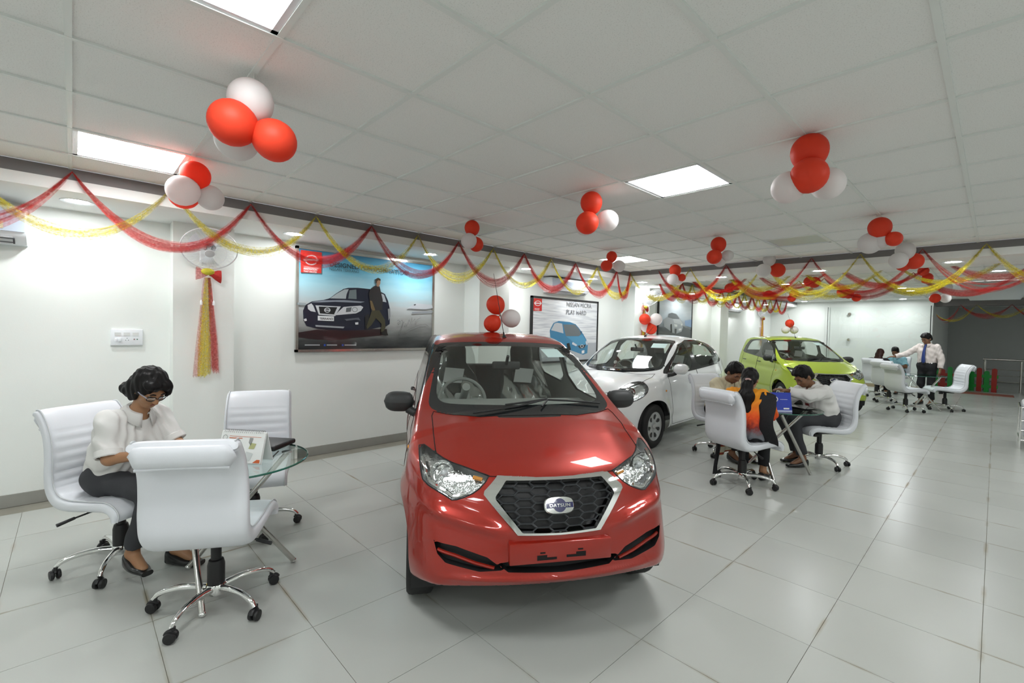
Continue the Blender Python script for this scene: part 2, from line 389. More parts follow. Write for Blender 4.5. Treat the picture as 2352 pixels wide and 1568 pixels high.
# edge of the coffer: dark grey band above a white band, and the lower soffit round it
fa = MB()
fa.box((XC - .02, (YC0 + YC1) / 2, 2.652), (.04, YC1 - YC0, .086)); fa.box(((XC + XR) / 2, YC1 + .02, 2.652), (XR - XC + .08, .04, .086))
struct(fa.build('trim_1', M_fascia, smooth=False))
fb = MB()
fb.box((XC - .012, (YC0 + YC1) / 2, 2.567), (.04, YC1 - YC0 + .06, .085)); fb.box(((XC + XR) / 2, YC1 + .012, 2.567), (XR - XC + .1, .04, .085))
struct(fb.build('trim_2', M_white, smooth=False))
so = MB()
so.box(((XW + XC) / 2, (YC0 + YB) / 2, 2.56), (XC - XW, YB - YC0, .07)); so.box(((XC + XR) / 2, (YC1 + Y2) / 2, 2.56), (XR - XC, Y2 - YC1 - .02, .07))
so.box((0, YC0 - .4, 2.56), (11, .78, .07))
struct(so.build('ceiling_soffit', M_white, smooth=False))
# second coffer (far): tiles and bars as one field
c2 = struct(MB().box(((XR + XC) / 2, (Y2 + YD) / 2, ZC + .075), (XR - XC, YD - Y2, .05)).build('ceiling_far', M_white, smooth=False))
t2 = MB(); bars = MB()
for i in range(0, 17):
    for j in range(-7, 4):
        x1 = min(GX - .6 * j, XR); x0 = max(x1 - .6, XC); y0 = Y2 + .02 + .6 * i
        if x1 - x0 < .05: continue
        t2.box(((x0 + x1) / 2, y0 + .3, ZC + .008), (x1 - x0 - .012, .588, .012))
    bars.box(((XC + XR) / 2, Y2 + .02 + .6 * i, ZC - .002), (XR - XC, .024, .01))
for j in range(-11, 4): bars.box((GX - .6 * j, (Y2 + YB) / 2, ZC - .003), (.024, YB - Y2, .01))
o = t2.build('tile_field', M_ctile, c2, smooth=False); o['kind'] = 'stuff'
o = bars.build('grid_bars', M_bar, c2, smooth=False); o['kind'] = 'stuff'
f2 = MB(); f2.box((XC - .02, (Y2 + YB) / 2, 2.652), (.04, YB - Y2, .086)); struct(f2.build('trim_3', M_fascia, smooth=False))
f3 = MB(); f3.box((XC - .012, (Y2 + YB) / 2, 2.567), (.04, YB - Y2, .085)); f3.box(((XC + XR) / 2, Y2 - .012, 2.62), (XR - XC, .04, .18)); struct(f3.build('trim_4', M_white, smooth=False))
# dim bay: dark downstand and the pale tapered bulkhead above its entrance
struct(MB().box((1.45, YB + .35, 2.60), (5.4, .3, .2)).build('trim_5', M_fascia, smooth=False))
bh = MB(); hp = []
for k in range(13):
    a = PI * k / 12; hp.append((math.cos(a), math.sin(a)))
bh.grid([[(-.04 + .52 * c, 13. - .2 * s_, 2.69) for c, s_ in hp], [(-.04 + .47 * c, 13. - .2 * s_, 2.57) for c, s_ in hp], [(-.04 + .39 * c, 13. - .18 * s_, 2.42) for c, s_ in hp], [(-.04 + .34 * c, 13. - .17 * s_, 2.33) for c, s_ in hp]])
bh.poly([(-.04 + .34 * c, 13. - .17 * s_, 2.33) for c, s_ in hp])
struct(bh.build('trim_6', mat('bulkhead grey', (.50, .53, .53), .7)))
# glass screen in front of the rear wall: panes with steel studs, and the free glass end at the opening
gl = thing('glass_screen', 'frameless glass partition with small steel studs before the white rear wall', 'glass', (0, YB - .06, 0))
M_pane = thin_glass('partition glass', (.97, .99, .98), .0)
for x0, x1 in ((-3.86, -3.28), (-3.27, -1.33)): MB().poly([(x0, 0, .01), (x1, 0, .01), (x1, 0, 2.51), (x0, 0, 2.51)]).build('pane', M_pane, gl, smooth=False)
MB().box((-3.865, 0, 1.26), (.014, .014, 2.5)).build('edge_strip', M_dark, gl, smooth=False)
MB().box((-1.325, 0, 1.26), (.02, .03, 2.5)).build('edge_strip', M_dark, gl, smooth=False)
for x in (-3.275,):
    for z in (.5, 1.45, 2.28): MB().cyl((x, -.025, z), (x, .025, z), .045, n=14).build('stud', M_steel, gl)

# ---------------------------------------------------------------- lamps of the room
M_lit = mat('lit diffuser', (1, 1, 1), .4, emit=(.97, .99, 1.), strength=PANEL_W)
M_off = mat('unlit diffuser', (.60, .63, .60), .35)
def panel(i, j, lit, label):
    x0, x1, y0, y1 = cell_box(i, j)
    t = thing('ceiling_panel', label, 'ceiling light', ((x0 + x1) / 2, (y0 + y1) / 2, ZC), 0, 'square panels in the tile ceiling')
    fr = MB()
    for a in (0, PI / 2, PI, 3 * PI / 2):
        m = Matrix.Rotation(a, 3, 'Z'); fr.box(m @ Vector((.279, 0, .003)), (.03, .588, .012), rz=a)
    fr.build('frame', M_white_plastic, t, smooth=False)
    MB().poly([(-.263, -.263, .002), (-.263, .263, .002), (.263, .263, .002), (.263, -.263, .002)]).build('diffuser', M_lit if lit else M_off, t, smooth=False, fix=False)
    MB().box((0, 0, .03), (.56, .56, .03)).build('housing', M_steel, t, smooth=False)
names = {(0, -2): 'glowing square ceiling panel above the white balloon cluster over the seated woman', (0, 2): 'glowing square ceiling panel beside the balloon cluster nearest the wall fan',
         (5, -2): 'glowing square ceiling panel above the bonnets of the red and white cars', (10, 2): 'glowing square ceiling panel near the air conditioner end of the coffer'}
for k in LIT: panel(k[0], k[1], True, names.get(k, 'glowing square ceiling panel over the open floor'))
panel(5, 2, False, 'unlit square ceiling panel beside the balloons above the poster wall')
panel(10, -2, False, 'unlit grey square ceiling panel near the dark shadow band')
M_spot2 = mat('lit far downlight', (1, 1, 1), .4, emit=(.96, .99, 1.), strength=SPOT_W * 1.5)
M_spot = mat('lit downlight', (1, 1, 1), .4, emit=(.96, .99, 1.), strength=SPOT_W)
dl = None
def downlight(x, y, z, label, grp):
    global dl
    if dl is None:
        t = thing('downlight', label, 'downlight', (x, y, z), 0, grp)
        MB().lathe([(.075, -.002), (.105, -.006), (.108, 0), (.108, .03)], 28).build('rim', M_white_plastic, t)
        MB().poly([(.078 * math.cos(-2*PI*k/16), .078 * math.sin(-2*PI*k/16), -.001) for k in range(16)]).build('lens', M_spot, t, smooth=False, fix=False)
        dl = t
    else:
        o = dup(dl, label, (x, y, z), 0); o['group'] = grp
for y in (-1.65, .03, 1.70, 3.40, 5.2, 6.95): downlight(-5.16, y, ZS, 'round white downlight in the soffit along the poster wall', 'downlights of the side soffit')
for x in (-4.75, -3.25, -1.83, -.40, 1.1): downlight(x, 7.98, ZS, 'round white downlight in the soffit beam between the two coffers', 'downlights of the cross beam')
for y in (8.9, 11.0, 12.6, 14.4, 16.2): downlight(-5.16, y, ZS, 'round white downlight in the soffit beyond the cross beam', 'downlights of the far soffit')
for x, y in ((-3.24, 11.4), (-2.85, 11.4), (-1.50, 13.6), (-1.44, 14.5), (0.0, 10.9), (0.0, 13.0), (-4.4, 17.5), (-3.0, 17.5), (-1.9, 17.5), (1.6, 12.), (2.9, 21.0)): downlight(x, y, ZC - .012, 'round white downlight in the far tile ceiling', 'downlights of the far ceiling')  # lamps before the rear wall and in the dim bay are added to brighten
for o in [c for c in COL.objects if c.get('group') == 'downlights of the far ceiling' and c.location.y > 10]:
    for ch in o.children:
        if ch.name.startswith('lens'):
            ch.data = ch.data.copy(); ch.data.materials[0] = M_spot2
for m_ in (M_lit, M_spot, M_spot2): m_.cycles.emission_sampling = 'FRONT'
# ---------------------------------------------------------------- car bodies
def spline(xs, ys):
    """natural-ish monotone cubic (PCHIP) interpolation, extrapolated linearly"""
    xs = np.asarray(xs, float); ys = np.asarray(ys, float)
    h = np.diff(xs); d = np.diff(ys) / h
    m = np.zeros(len(xs)); m[0] = d[0]; m[-1] = d[-1]
    for i in range(1, len(xs) - 1):
        if d[i - 1] * d[i] > 0:
            w1 = 2 * h[i] + h[i - 1]; w2 = h[i] + 2 * h[i - 1]
            m[i] = (w1 + w2) / (w1 / d[i - 1] + w2 / d[i])
    def f(x):
        x = np.asarray(x, float)
        xc = np.clip(x, xs[0], xs[-1])
        i = np.clip(np.searchsorted(xs, xc) - 1, 0, len(h) - 1)
        t = (xc - xs[i]) / h[i]
        r = ((2*t**3 - 3*t**2 + 1) * ys[i] + (t**3 - 2*t**2 + t) * h[i] * m[i]
             + (-2*t**3 + 3*t**2) * ys[i + 1] + (t**3 - t**2) * h[i] * m[i + 1])
        return r + np.where(x < xs[0], (x - xs[0]) * m[0], 0) + np.where(x > xs[-1], (x - xs[-1]) * m[-1], 0)
    return f

def bump(v, c, w):
    return np.exp(-((v - c) / w) ** 2)

class HatchShape:
    """tall city hatchback with an upright nose (front axle at the origin, x forward, y left)"""
    k = 0.016
    top = staticmethod(spline([-3.0, -2.66, -2.45, -1.9, -1.45, -1.15, -1.0, -.5, -.18, -.08, .05, .2, .35, .45, .52, .58, .64],
                              [1.38, 1.465, 1.50, 1.535, 1.537, 1.503, 1.462, 1.235, 1.075, 1.032, .990, .935, .880, .838, .800, .755, .60]))
    side = staticmethod(spline([.0, .18, .3, .45, .62, .78, .9, 1.0, 1.2, 1.45, 1.55, 1.7],
                               [.64, .705, .748, .775, .782, .765, .742, .718, .658, .578, .53, .40]))
    nose = staticmethod(spline([.1, .22, .29, .36, .45, .55, .7, .8, .9, 1.1],
                               [.55, .615, .650, .658, .648, .628, .580, .530, .450, .25]))
    tail = staticmethod(spline([.1, .3, .5, .8, 1.0, 1.3, 1.45, 1.6],
                               [-2.66, -2.74, -2.80, -2.80, -2.77, -2.66, -2.585, -2.45]))
    def Y(self, x, z):
        w = self.side(z)
        # wheel arch flares
        for cx in (0.0, -2.348):
            r = np.hypot(x - cx, z - .285)
            w = w + .016 * bump(r, .36, .055) * np.clip((z - .1) / .15, 0, 1)
        w = w - .012 * bump(z, .83, .05) * np.clip((-x) / .2, 0, 1) * np.clip((2.4 + x) / .2, 0, 1)   # door hollow
        w = w - .05 * np.clip((-x - 2.0) / .8, 0, 1.2) ** 2
        return w
    def T(self, x, y):
        a = np.abs(y)
        ws = np.clip((-.0 - x) / .15, 0, 1) * np.clip((x + 1.2) / .2, 0, 1)
        xe = x + ws * .13 * (a / .6) ** 2
        t = self.top(xe)
        hood = np.clip((x + .15) / .2, 0, 1)
        t = t - hood * (.075 * (a / .7) ** 3)
        t = t + hood * .010 * bump(a, .47, .07) * np.clip((.45 - x) / .3, 0, 1)                # bonnet ridges
        roof = np.clip((-x - .9) / .3, 0, 1)
        t = t - roof * .045 * (a / .57) ** 2.6
        return t
    def Fx(self, y, z):
        a = np.abs(y)
        d = .12 * (a / .6) ** 2 + .26 * np.clip((a - .56) / .22, 0, 2) ** 2.3
        d = d * (1 - .06 * bump(z, .33, .12))
        crease = .024 * bump(z, .575 + .24 * (a - .3), .032) * np.clip((a - .22) / .16, 0, 1) * np.clip((.72 - a) / .1, 0, 1)     # bumper shoulder crease
        crease = crease + .012 * bump(z, .352, .018) * np.clip((.62 - a) / .15, 0, 1)      # chin lip
        return self.nose(z) - d + crease
    def Rx(self, y, z):
        a = np.abs(y)
        return self.tail(z) + .10 * (a / .6) ** 2.5 + .25 * np.clip((a - .6) / .2, 0, 2) ** 2.5
    def zb(self, x, y):
        t = np.clip((x - .15) / .35, 0, 1); return .215 + .095 * t * t * (3 - 2 * t) * (1 - .35 * (np.abs(y) / .7) ** 2)
    def f(self, x, y, z):
        a = [np.abs(y) - self.Y(x, z), (z - self.T(x, y)) * .82, (x - self.Fx(y, z)) * .9, (self.Rx(y, z) - x) * .95, (self.zb(x, y) - z)]
        a = np.stack(a); m = a.max(0)
        return m + self.k * np.log(np.exp((a - m) / self.k).sum(0))
    axis = (-2.30, .74, .12, .62)

class RoundShape(HatchShape):
    """rounded hatchback with an arched roof and sloping bonnet"""
    k = 0.026
    top = staticmethod(spline([-3.4, -3.1, -2.9, -2.6, -2.2, -1.7, -1.3, -1.0, -.62, -.12, .02, .2, .4, .55, .66, .74],
                              [.75, 1.02, 1.22, 1.385, 1.478, 1.525, 1.510, 1.455, 1.285, .985, .950, .905, .83, .745, .65, .50]))
    side = staticmethod(spline([.0, .16, .3, .45, .62, .8, .92, 1.0, 1.2, 1.42, 1.53, 1.7],
                               [.70, .785, .815, .826, .828, .812, .785, .755, .690, .585, .50, .34]))
    nose = staticmethod(spline([.1, .2, .3, .42, .52, .62, .72, .8, .9, 1.1],
                               [.66, .735, .765, .765, .745, .705, .64, .56, .42, .15]))
    tail = staticmethod(spline([.1, .3, .5, .8, 1.0, 1.2, 1.4, 1.6],
                               [-2.92, -2.97, -3.01, -3.00, -2.96, -2.84, -2.62, -2.35]))
    def Y(self, x, z):
        w = self.side(z)
        for cx in (0.0, -2.45):
            r = np.hypot(x - cx, z - .295)
            w = w + .020 * bump(r, .375, .06) * np.clip((z - .1) / .15, 0, 1)
        w = w - .014 * bump(z, .38, .06) * np.clip((-x - .3) / .2, 0, 1) * np.clip((2.1 + x) / .2, 0, 1)
        w = w - .10 * np.clip((-x - 1.9) / 1.0, 0, 1.2) ** 2
        return w
    def T(self, x, y):
        a = np.abs(y)
        ws = np.clip((-.0 - x) / .15, 0, 1) * np.clip((x + 1.3) / .25, 0, 1)
        xe = x + ws * .16 * (a / .6) ** 2
        t = self.top(xe)
        hood = np.clip((x + .2) / .2, 0, 1)
        t = t - hood * (.055 * (a / .7) ** 3) + hood * .014 * bump(a, .52, .08) * np.clip((.35 - x) / .3, 0, 1)
        roof = np.clip((-x - 1.0) / .3, 0, 1)
        t = t - roof * .07 * (a / .58) ** 2.3
        return t
    def Fx(self, y, z):
        a = np.abs(y)
        d = .15 * (a / .6) ** 2 + .40 * np.clip((a - .5) / .31, 0, 2) ** 2.2
        return self.nose(z) - d
    axis = (-2.45, .74, .12, .60)
def in_poly(x, y, P):
    P = np.asarray(P); c = np.zeros(len(x), bool); n = len(P)
    for i in range(n):
        x0, y0 = P[i - 1]; x1, y1 = P[i]
        if y0 == y1: continue
        c ^= ((y0 > y) != (y1 > y)) & (x < (x1 - x0) * (y - y0) / (y1 - y0) + x0)
    return c
def near_poly(q, P):
    P = np.asarray(P, float); best = np.full(len(q), 1e9); out = q.copy()
    for i in range(len(P)):
        a = P[i - 1]; d = P[i] - a; t = np.clip(((q - a) @ d) / max(d @ d, 1e-12), 0, 1); p = a + t[:, None] * d
        e = ((q - p) ** 2).sum(1); m = e < best; best[m] = e[m]; out[m] = p[m]
    return out, np.sqrt(best)
def mirror_y(half):
    """closed outline from a half outline (y>=0) that starts and ends on the centre line"""
    return list(half) + [(-y, z) for y, z in reversed(half) if y > 1e-6]
def smooth_poly(P, it=1):
    P = np.asarray(P, float)
    for _ in range(it):
        Q = []
        for i in range(len(P)):
            a, b = P[i], P[(i + 1) % len(P)]; Q += [a * .75 + b * .25, a * .25 + b * .75]
        P = np.array(Q)
    return [tuple(p) for p in P]

class Shell:
    def __init__(s, shp, nt=320, nm=160, nf=90, nr=40):
        s.shp = shp; xa, za, xb, zb = shp.axis
        rows = []
        for k in range(nr):
            ph = PI / 2 * (1 - (k + .3) / nr); rows.append((xa, za, -math.sin(ph), math.cos(ph)))
        for k in range(nm):
            u = k / (nm - 1); rows.append((xa + (xb - xa) * u, za + (zb - za) * u, 0., 1.))
        for k in range(nf):
            ph = PI / 2 * ((k + .7) / nf); rows.append((xb, zb, math.sin(ph), math.cos(ph)))
        rw = np.array(rows); th = (np.arange(nt) + .5) / nt * 2 * PI
        O = np.stack([rw[:, 0], 0 * rw[:, 0], rw[:, 1]], 1)[:, None, :] + np.zeros((1, nt, 1))
        D = np.stack([np.broadcast_to(rw[:, 2:3], (len(rw), nt)), rw[:, 3:4] * np.cos(th)[None], rw[:, 3:4] * np.sin(th)[None]], 2)
        O = O.reshape(-1, 3); D = D.reshape(-1, 3)
        lo = np.zeros(len(O)); hi = np.full(len(O), 1.6)
        for _ in range(26):
            m = (lo + hi) / 2; P = O + D * m[:, None]; ins = shp.f(P[:, 0], P[:, 1], P[:, 2]) < 0
            lo = np.where(ins, m, lo); hi = np.where(ins, hi, m)
        s.V = O + D * lo[:, None]
        n = len(rw); I = np.arange(n * nt).reshape(n, nt); J = np.roll(I, -1, 1)
        F = np.stack([I[:-1], J[:-1], J[1:], I[1:]], 2).reshape(-1, 4)
        caps = [tuple(I[0, ::1]), tuple(I[-1, ::-1])]
        # close the two poles with quads to a centre vertex
        c0 = len(s.V); s.V = np.vstack([s.V, s.V[I[0]].mean(0), s.V[I[-1]].mean(0)])
        P0 = np.stack([np.full(nt // 2, c0), I[0, 0::2], I[0, 1::2], np.roll(I[0, 0::2], -1)], 1)[:, [0, 3, 2, 1]]
        P1 = np.stack([np.full(nt // 2, c0 + 1), I[-1, 0::2], I[-1, 1::2], np.roll(I[-1, 0::2], -1)], 1)
        s.F = np.vstack([F, P0, P1]); s.lab = np.zeros(len(s.F), int)
    def solve(s, i, ax):
        """put vertices i back on the surface by moving them along one axis"""
        q = s.V[i].copy(); w = np.linspace(-.09, .09, 61); best = None
        f0 = np.full(len(i), 1e9); x0 = q[:, ax].copy(); keep = x0.copy()
        prev = None
        for d in w:
            p = q.copy(); p[:, ax] = x0 + d; v = s.shp.f(p[:, 0], p[:, 1], p[:, 2])
            if prev is not None:
                cr = (prev[0] < 0) != (v < 0)
                xx = prev[1] + (x0 + d - prev[1]) * np.where(cr, prev[0] / np.where(cr, prev[0] - v, 1), 0)
                b = cr & (np.abs(xx - x0) < np.abs(f0)); keep = np.where(b, xx, keep); f0 = np.where(b, xx - x0, f0)
            prev = (v, x0 + d)
        s.V[i, ax] = keep
    def normals(s):
        e = .002; V = s.V; f = s.shp.f
        N = np.stack([f(V[:, 0] + e*a, V[:, 1] + e*b, V[:, 2] + e*c) - f(V[:, 0] - e*a, V[:, 1] - e*b, V[:, 2] - e*c) for a, b, c in ((1, 0, 0), (0, 1, 0), (0, 0, 1))], 1)
        return N / np.linalg.norm(N, axis=1)[:, None]
    def cut(s, new, poly, axes, cond=None, frm=(0,), snap=.035):
        C = s.V[s.F].mean(1); a, b = axes; c = 3 - a - b
        cand = np.isin(s.lab, frm)
        if cond is not None: cand &= cond(C)
        sel = cand.copy(); sel[cand] = in_poly(C[cand, a], C[cand, b], poly)
        if not sel.any(): return
        vi = np.zeros(len(s.V), bool); vo = vi.copy(); vi[s.F[sel]] = True; vo[s.F[~sel]] = True
        i = np.where(vi & vo)[0]; p, d = near_poly(s.V[i][:, [a, b]], poly); ok = d < snap
        i = i[ok]; s.V[i, a] = p[ok, 0]; s.V[i, b] = p[ok, 1]; s.solve(i, c)
        s.lab[sel] = new
    def piece(s, name, labs, m, parent, cond=None, off=0., vec=None, flip=False):
        f = np.isin(s.lab, labs)
        if cond is not None: f &= cond(s.V[s.F].mean(1))
        F = s.F[f]
        if not len(F): return None
        u, inv = np.unique(F, return_inverse=True); V = s.V[u].copy(); N = s.N[u]
        if off: V = V + N * off
        if vec is not None: V = V + np.asarray(vec)
        F = inv.reshape(F.shape)
        if flip: F = F[:, ::-1]; N = -N
        return arr(name, V, F, m, parent, normals=N)
    def rim(s, labs, cond=None):
        """boundary edges of a labelled piece"""
        f = np.isin(s.lab, labs)
        if cond is not None: f &= cond(s.V[s.F].mean(1))
        F = s.F[f]; E = np.concatenate([F[:, [k, (k + 1) % 4]] for k in range(4)])
        key = np.sort(E, 1); u, ix, ct = np.unique(key, axis=0, return_index=True, return_counts=True)
        return E[ix[ct == 1]]
    def pocket(s, name, labs, m, parent, vec, cond=None, floor_m=None):
        """recess: the piece pushed in by vec with walls round it"""
        E = s.rim(labs, cond); v = np.asarray(vec); V = np.concatenate([s.V[E[:, 0]], s.V[E[:, 1]], s.V[E[:, 1]] + v, s.V[E[:, 0]] + v]); n = len(E)
        F = np.stack([np.arange(n) + k * n for k in range(4)], 1)
        arr(name, V, F, m, parent, smooth=False)
        return s.piece(name + '_back', labs, floor_m or m, parent, cond, vec=vec)
    def drape_pts(s, pts, axes, off, guess): return s.drape(pts, axes, off, 99., guess)
    def drape(s, pts, axes, off=.003, step=.02, guess=None):
        """a 2-D polyline laid onto the surface"""
        a, b = axes; c = 3 - a - b; out = []
        P = [np.array(p, float) for p in pts]
        for k in range(len(P) - 1):
            n = max(1, int(np.linalg.norm(P[k + 1] - P[k]) / step))
            out += [P[k] + (P[k + 1] - P[k]) * i / n for i in range(n)]
        out.append(P[-1]); Q = np.zeros((len(out), 3)); Q[:, [a, b]] = np.array(out)
        g = np.linspace(guess[0], guess[1], 200); A = np.repeat(Q[None], len(g), 0); A[:, :, c] = g[:, None]
        v = s.shp.f(A[..., 0], A[..., 1], A[..., 2]); cr = (v[:-1] > 0) & (v[1:] <= 0); hit = cr.any(0); k = np.argmax(cr, 0); j = np.arange(len(out))
        v0, v1 = v[k, j], v[k + 1, j]; best = np.where(hit, g[k] + (g[k + 1] - g[k]) * v0 / np.where(hit, v0 - v1, 1), np.nan)
        Q[:, c] = best; Q = Q[~np.isnan(best)]
        e = .002; f = s.shp.f
        N = np.stack([f(Q[:, 0] + e*i, Q[:, 1] + e*j, Q[:, 2] + e*k) - f(Q[:, 0] - e*i, Q[:, 1] - e*j, Q[:, 2] - e*k) for i, j, k in ((1, 0, 0), (0, 1, 0), (0, 0, 1))], 1)
        N /= np.linalg.norm(N, axis=1)[:, None]
        return Q + N * off

M_frit = mat('black glass border', (.012, .014, .015), .08, coat=.6)
M_lens = thin_glass('lamp lens', (.97, .98, .98), .25)
M_wind = thin_glass('windscreen glass', (.90, .94, .91), .10)
M_sideg = thin_glass('door glass', (.86, .91, .88), .10)
M_refl = mat('lamp reflector', (.80, .82, .83), .10, 1., bump=(45, .55))
M_cab = mat('cabin trim', (.34, .345, .32), .7)
M_dash = mat('dashboard vinyl', (.27, .285, .27), .75, bump=(200, .1))
M_seat = mat('seat cloth under film', (.10, .105, .10), .5, coat=.9, bump=(14, .55))
M_film = thin_glass('clear seat film', (.92, .94, .93), .9, .08)
M_amber = mat('amber plastic', (.85, .32, .02), .25, coat=.5)
M_redlamp = mat('red lamp plastic', (.55, .02, .02), .2, coat=.5)
M_alloy = mat('silver wheel paint', (.52, .53, .53), .32, .7)
M_gap = mat('shut line shadow gap', (.008, .006, .006), .9)

def wheel_mesh(r, w, cover):
    """wheel about the y axis, outer face towards +y, centre at origin; returns tyre, cover, dark slots, hub"""
    hw = w / 2
    ty = MB().lathe([(r*.66, -hw*.86), (r*.80, -hw), (r*.93, -hw*.97), (r*.985, -hw*.80), (r, -hw*.55), (r*.995, -hw*.3), (r, 0), (r*.995, hw*.3), (r, hw*.55), (r*.985, hw*.80), (r*.93, hw*.97), (r*.80, hw), (r*.70, hw*.93), (r*.66, hw*.80)], 44, axis=(0, 1, 0))
    for k in range(44):
        a = 2*PI*k/44
        for yy in (-.3, .3): pass
    cv = MB().lathe([(.0, hw*.72), (r*.12, hw*.74), (r*.16, hw*.66), (r*.3, hw*.62), (r*.5, hw*.70), (r*.60, hw*.80), (r*.655, hw*.88), (r*.675, hw*.80)], 44, axis=(0, 1, 0))
    sl = MB()
    n = cover
    for k in range(1):
        a = 2*PI*(k + .5)/n; c, s_ = math.cos(a), math.sin(a)
        pts = []
        for rr, da in ((.34, -.11), (.50, -.19), (.555, 0), (.50, .19), (.34, .11), (.31, 0)):
            b = a + da * 7 / n; pts.append((r*rr*math.cos(b), hw*(.665 + (rr - .3)*.35) + .001, r*rr*math.sin(b)))
        sl.prism(pts, (0, .0035, 0))
    hub = MB().lathe([(0, hw*.80), (r*.10, hw*.79), (r*.115, hw*.72)], 20, axis=(0, 1, 0))
    return ty, cv, sl, hub

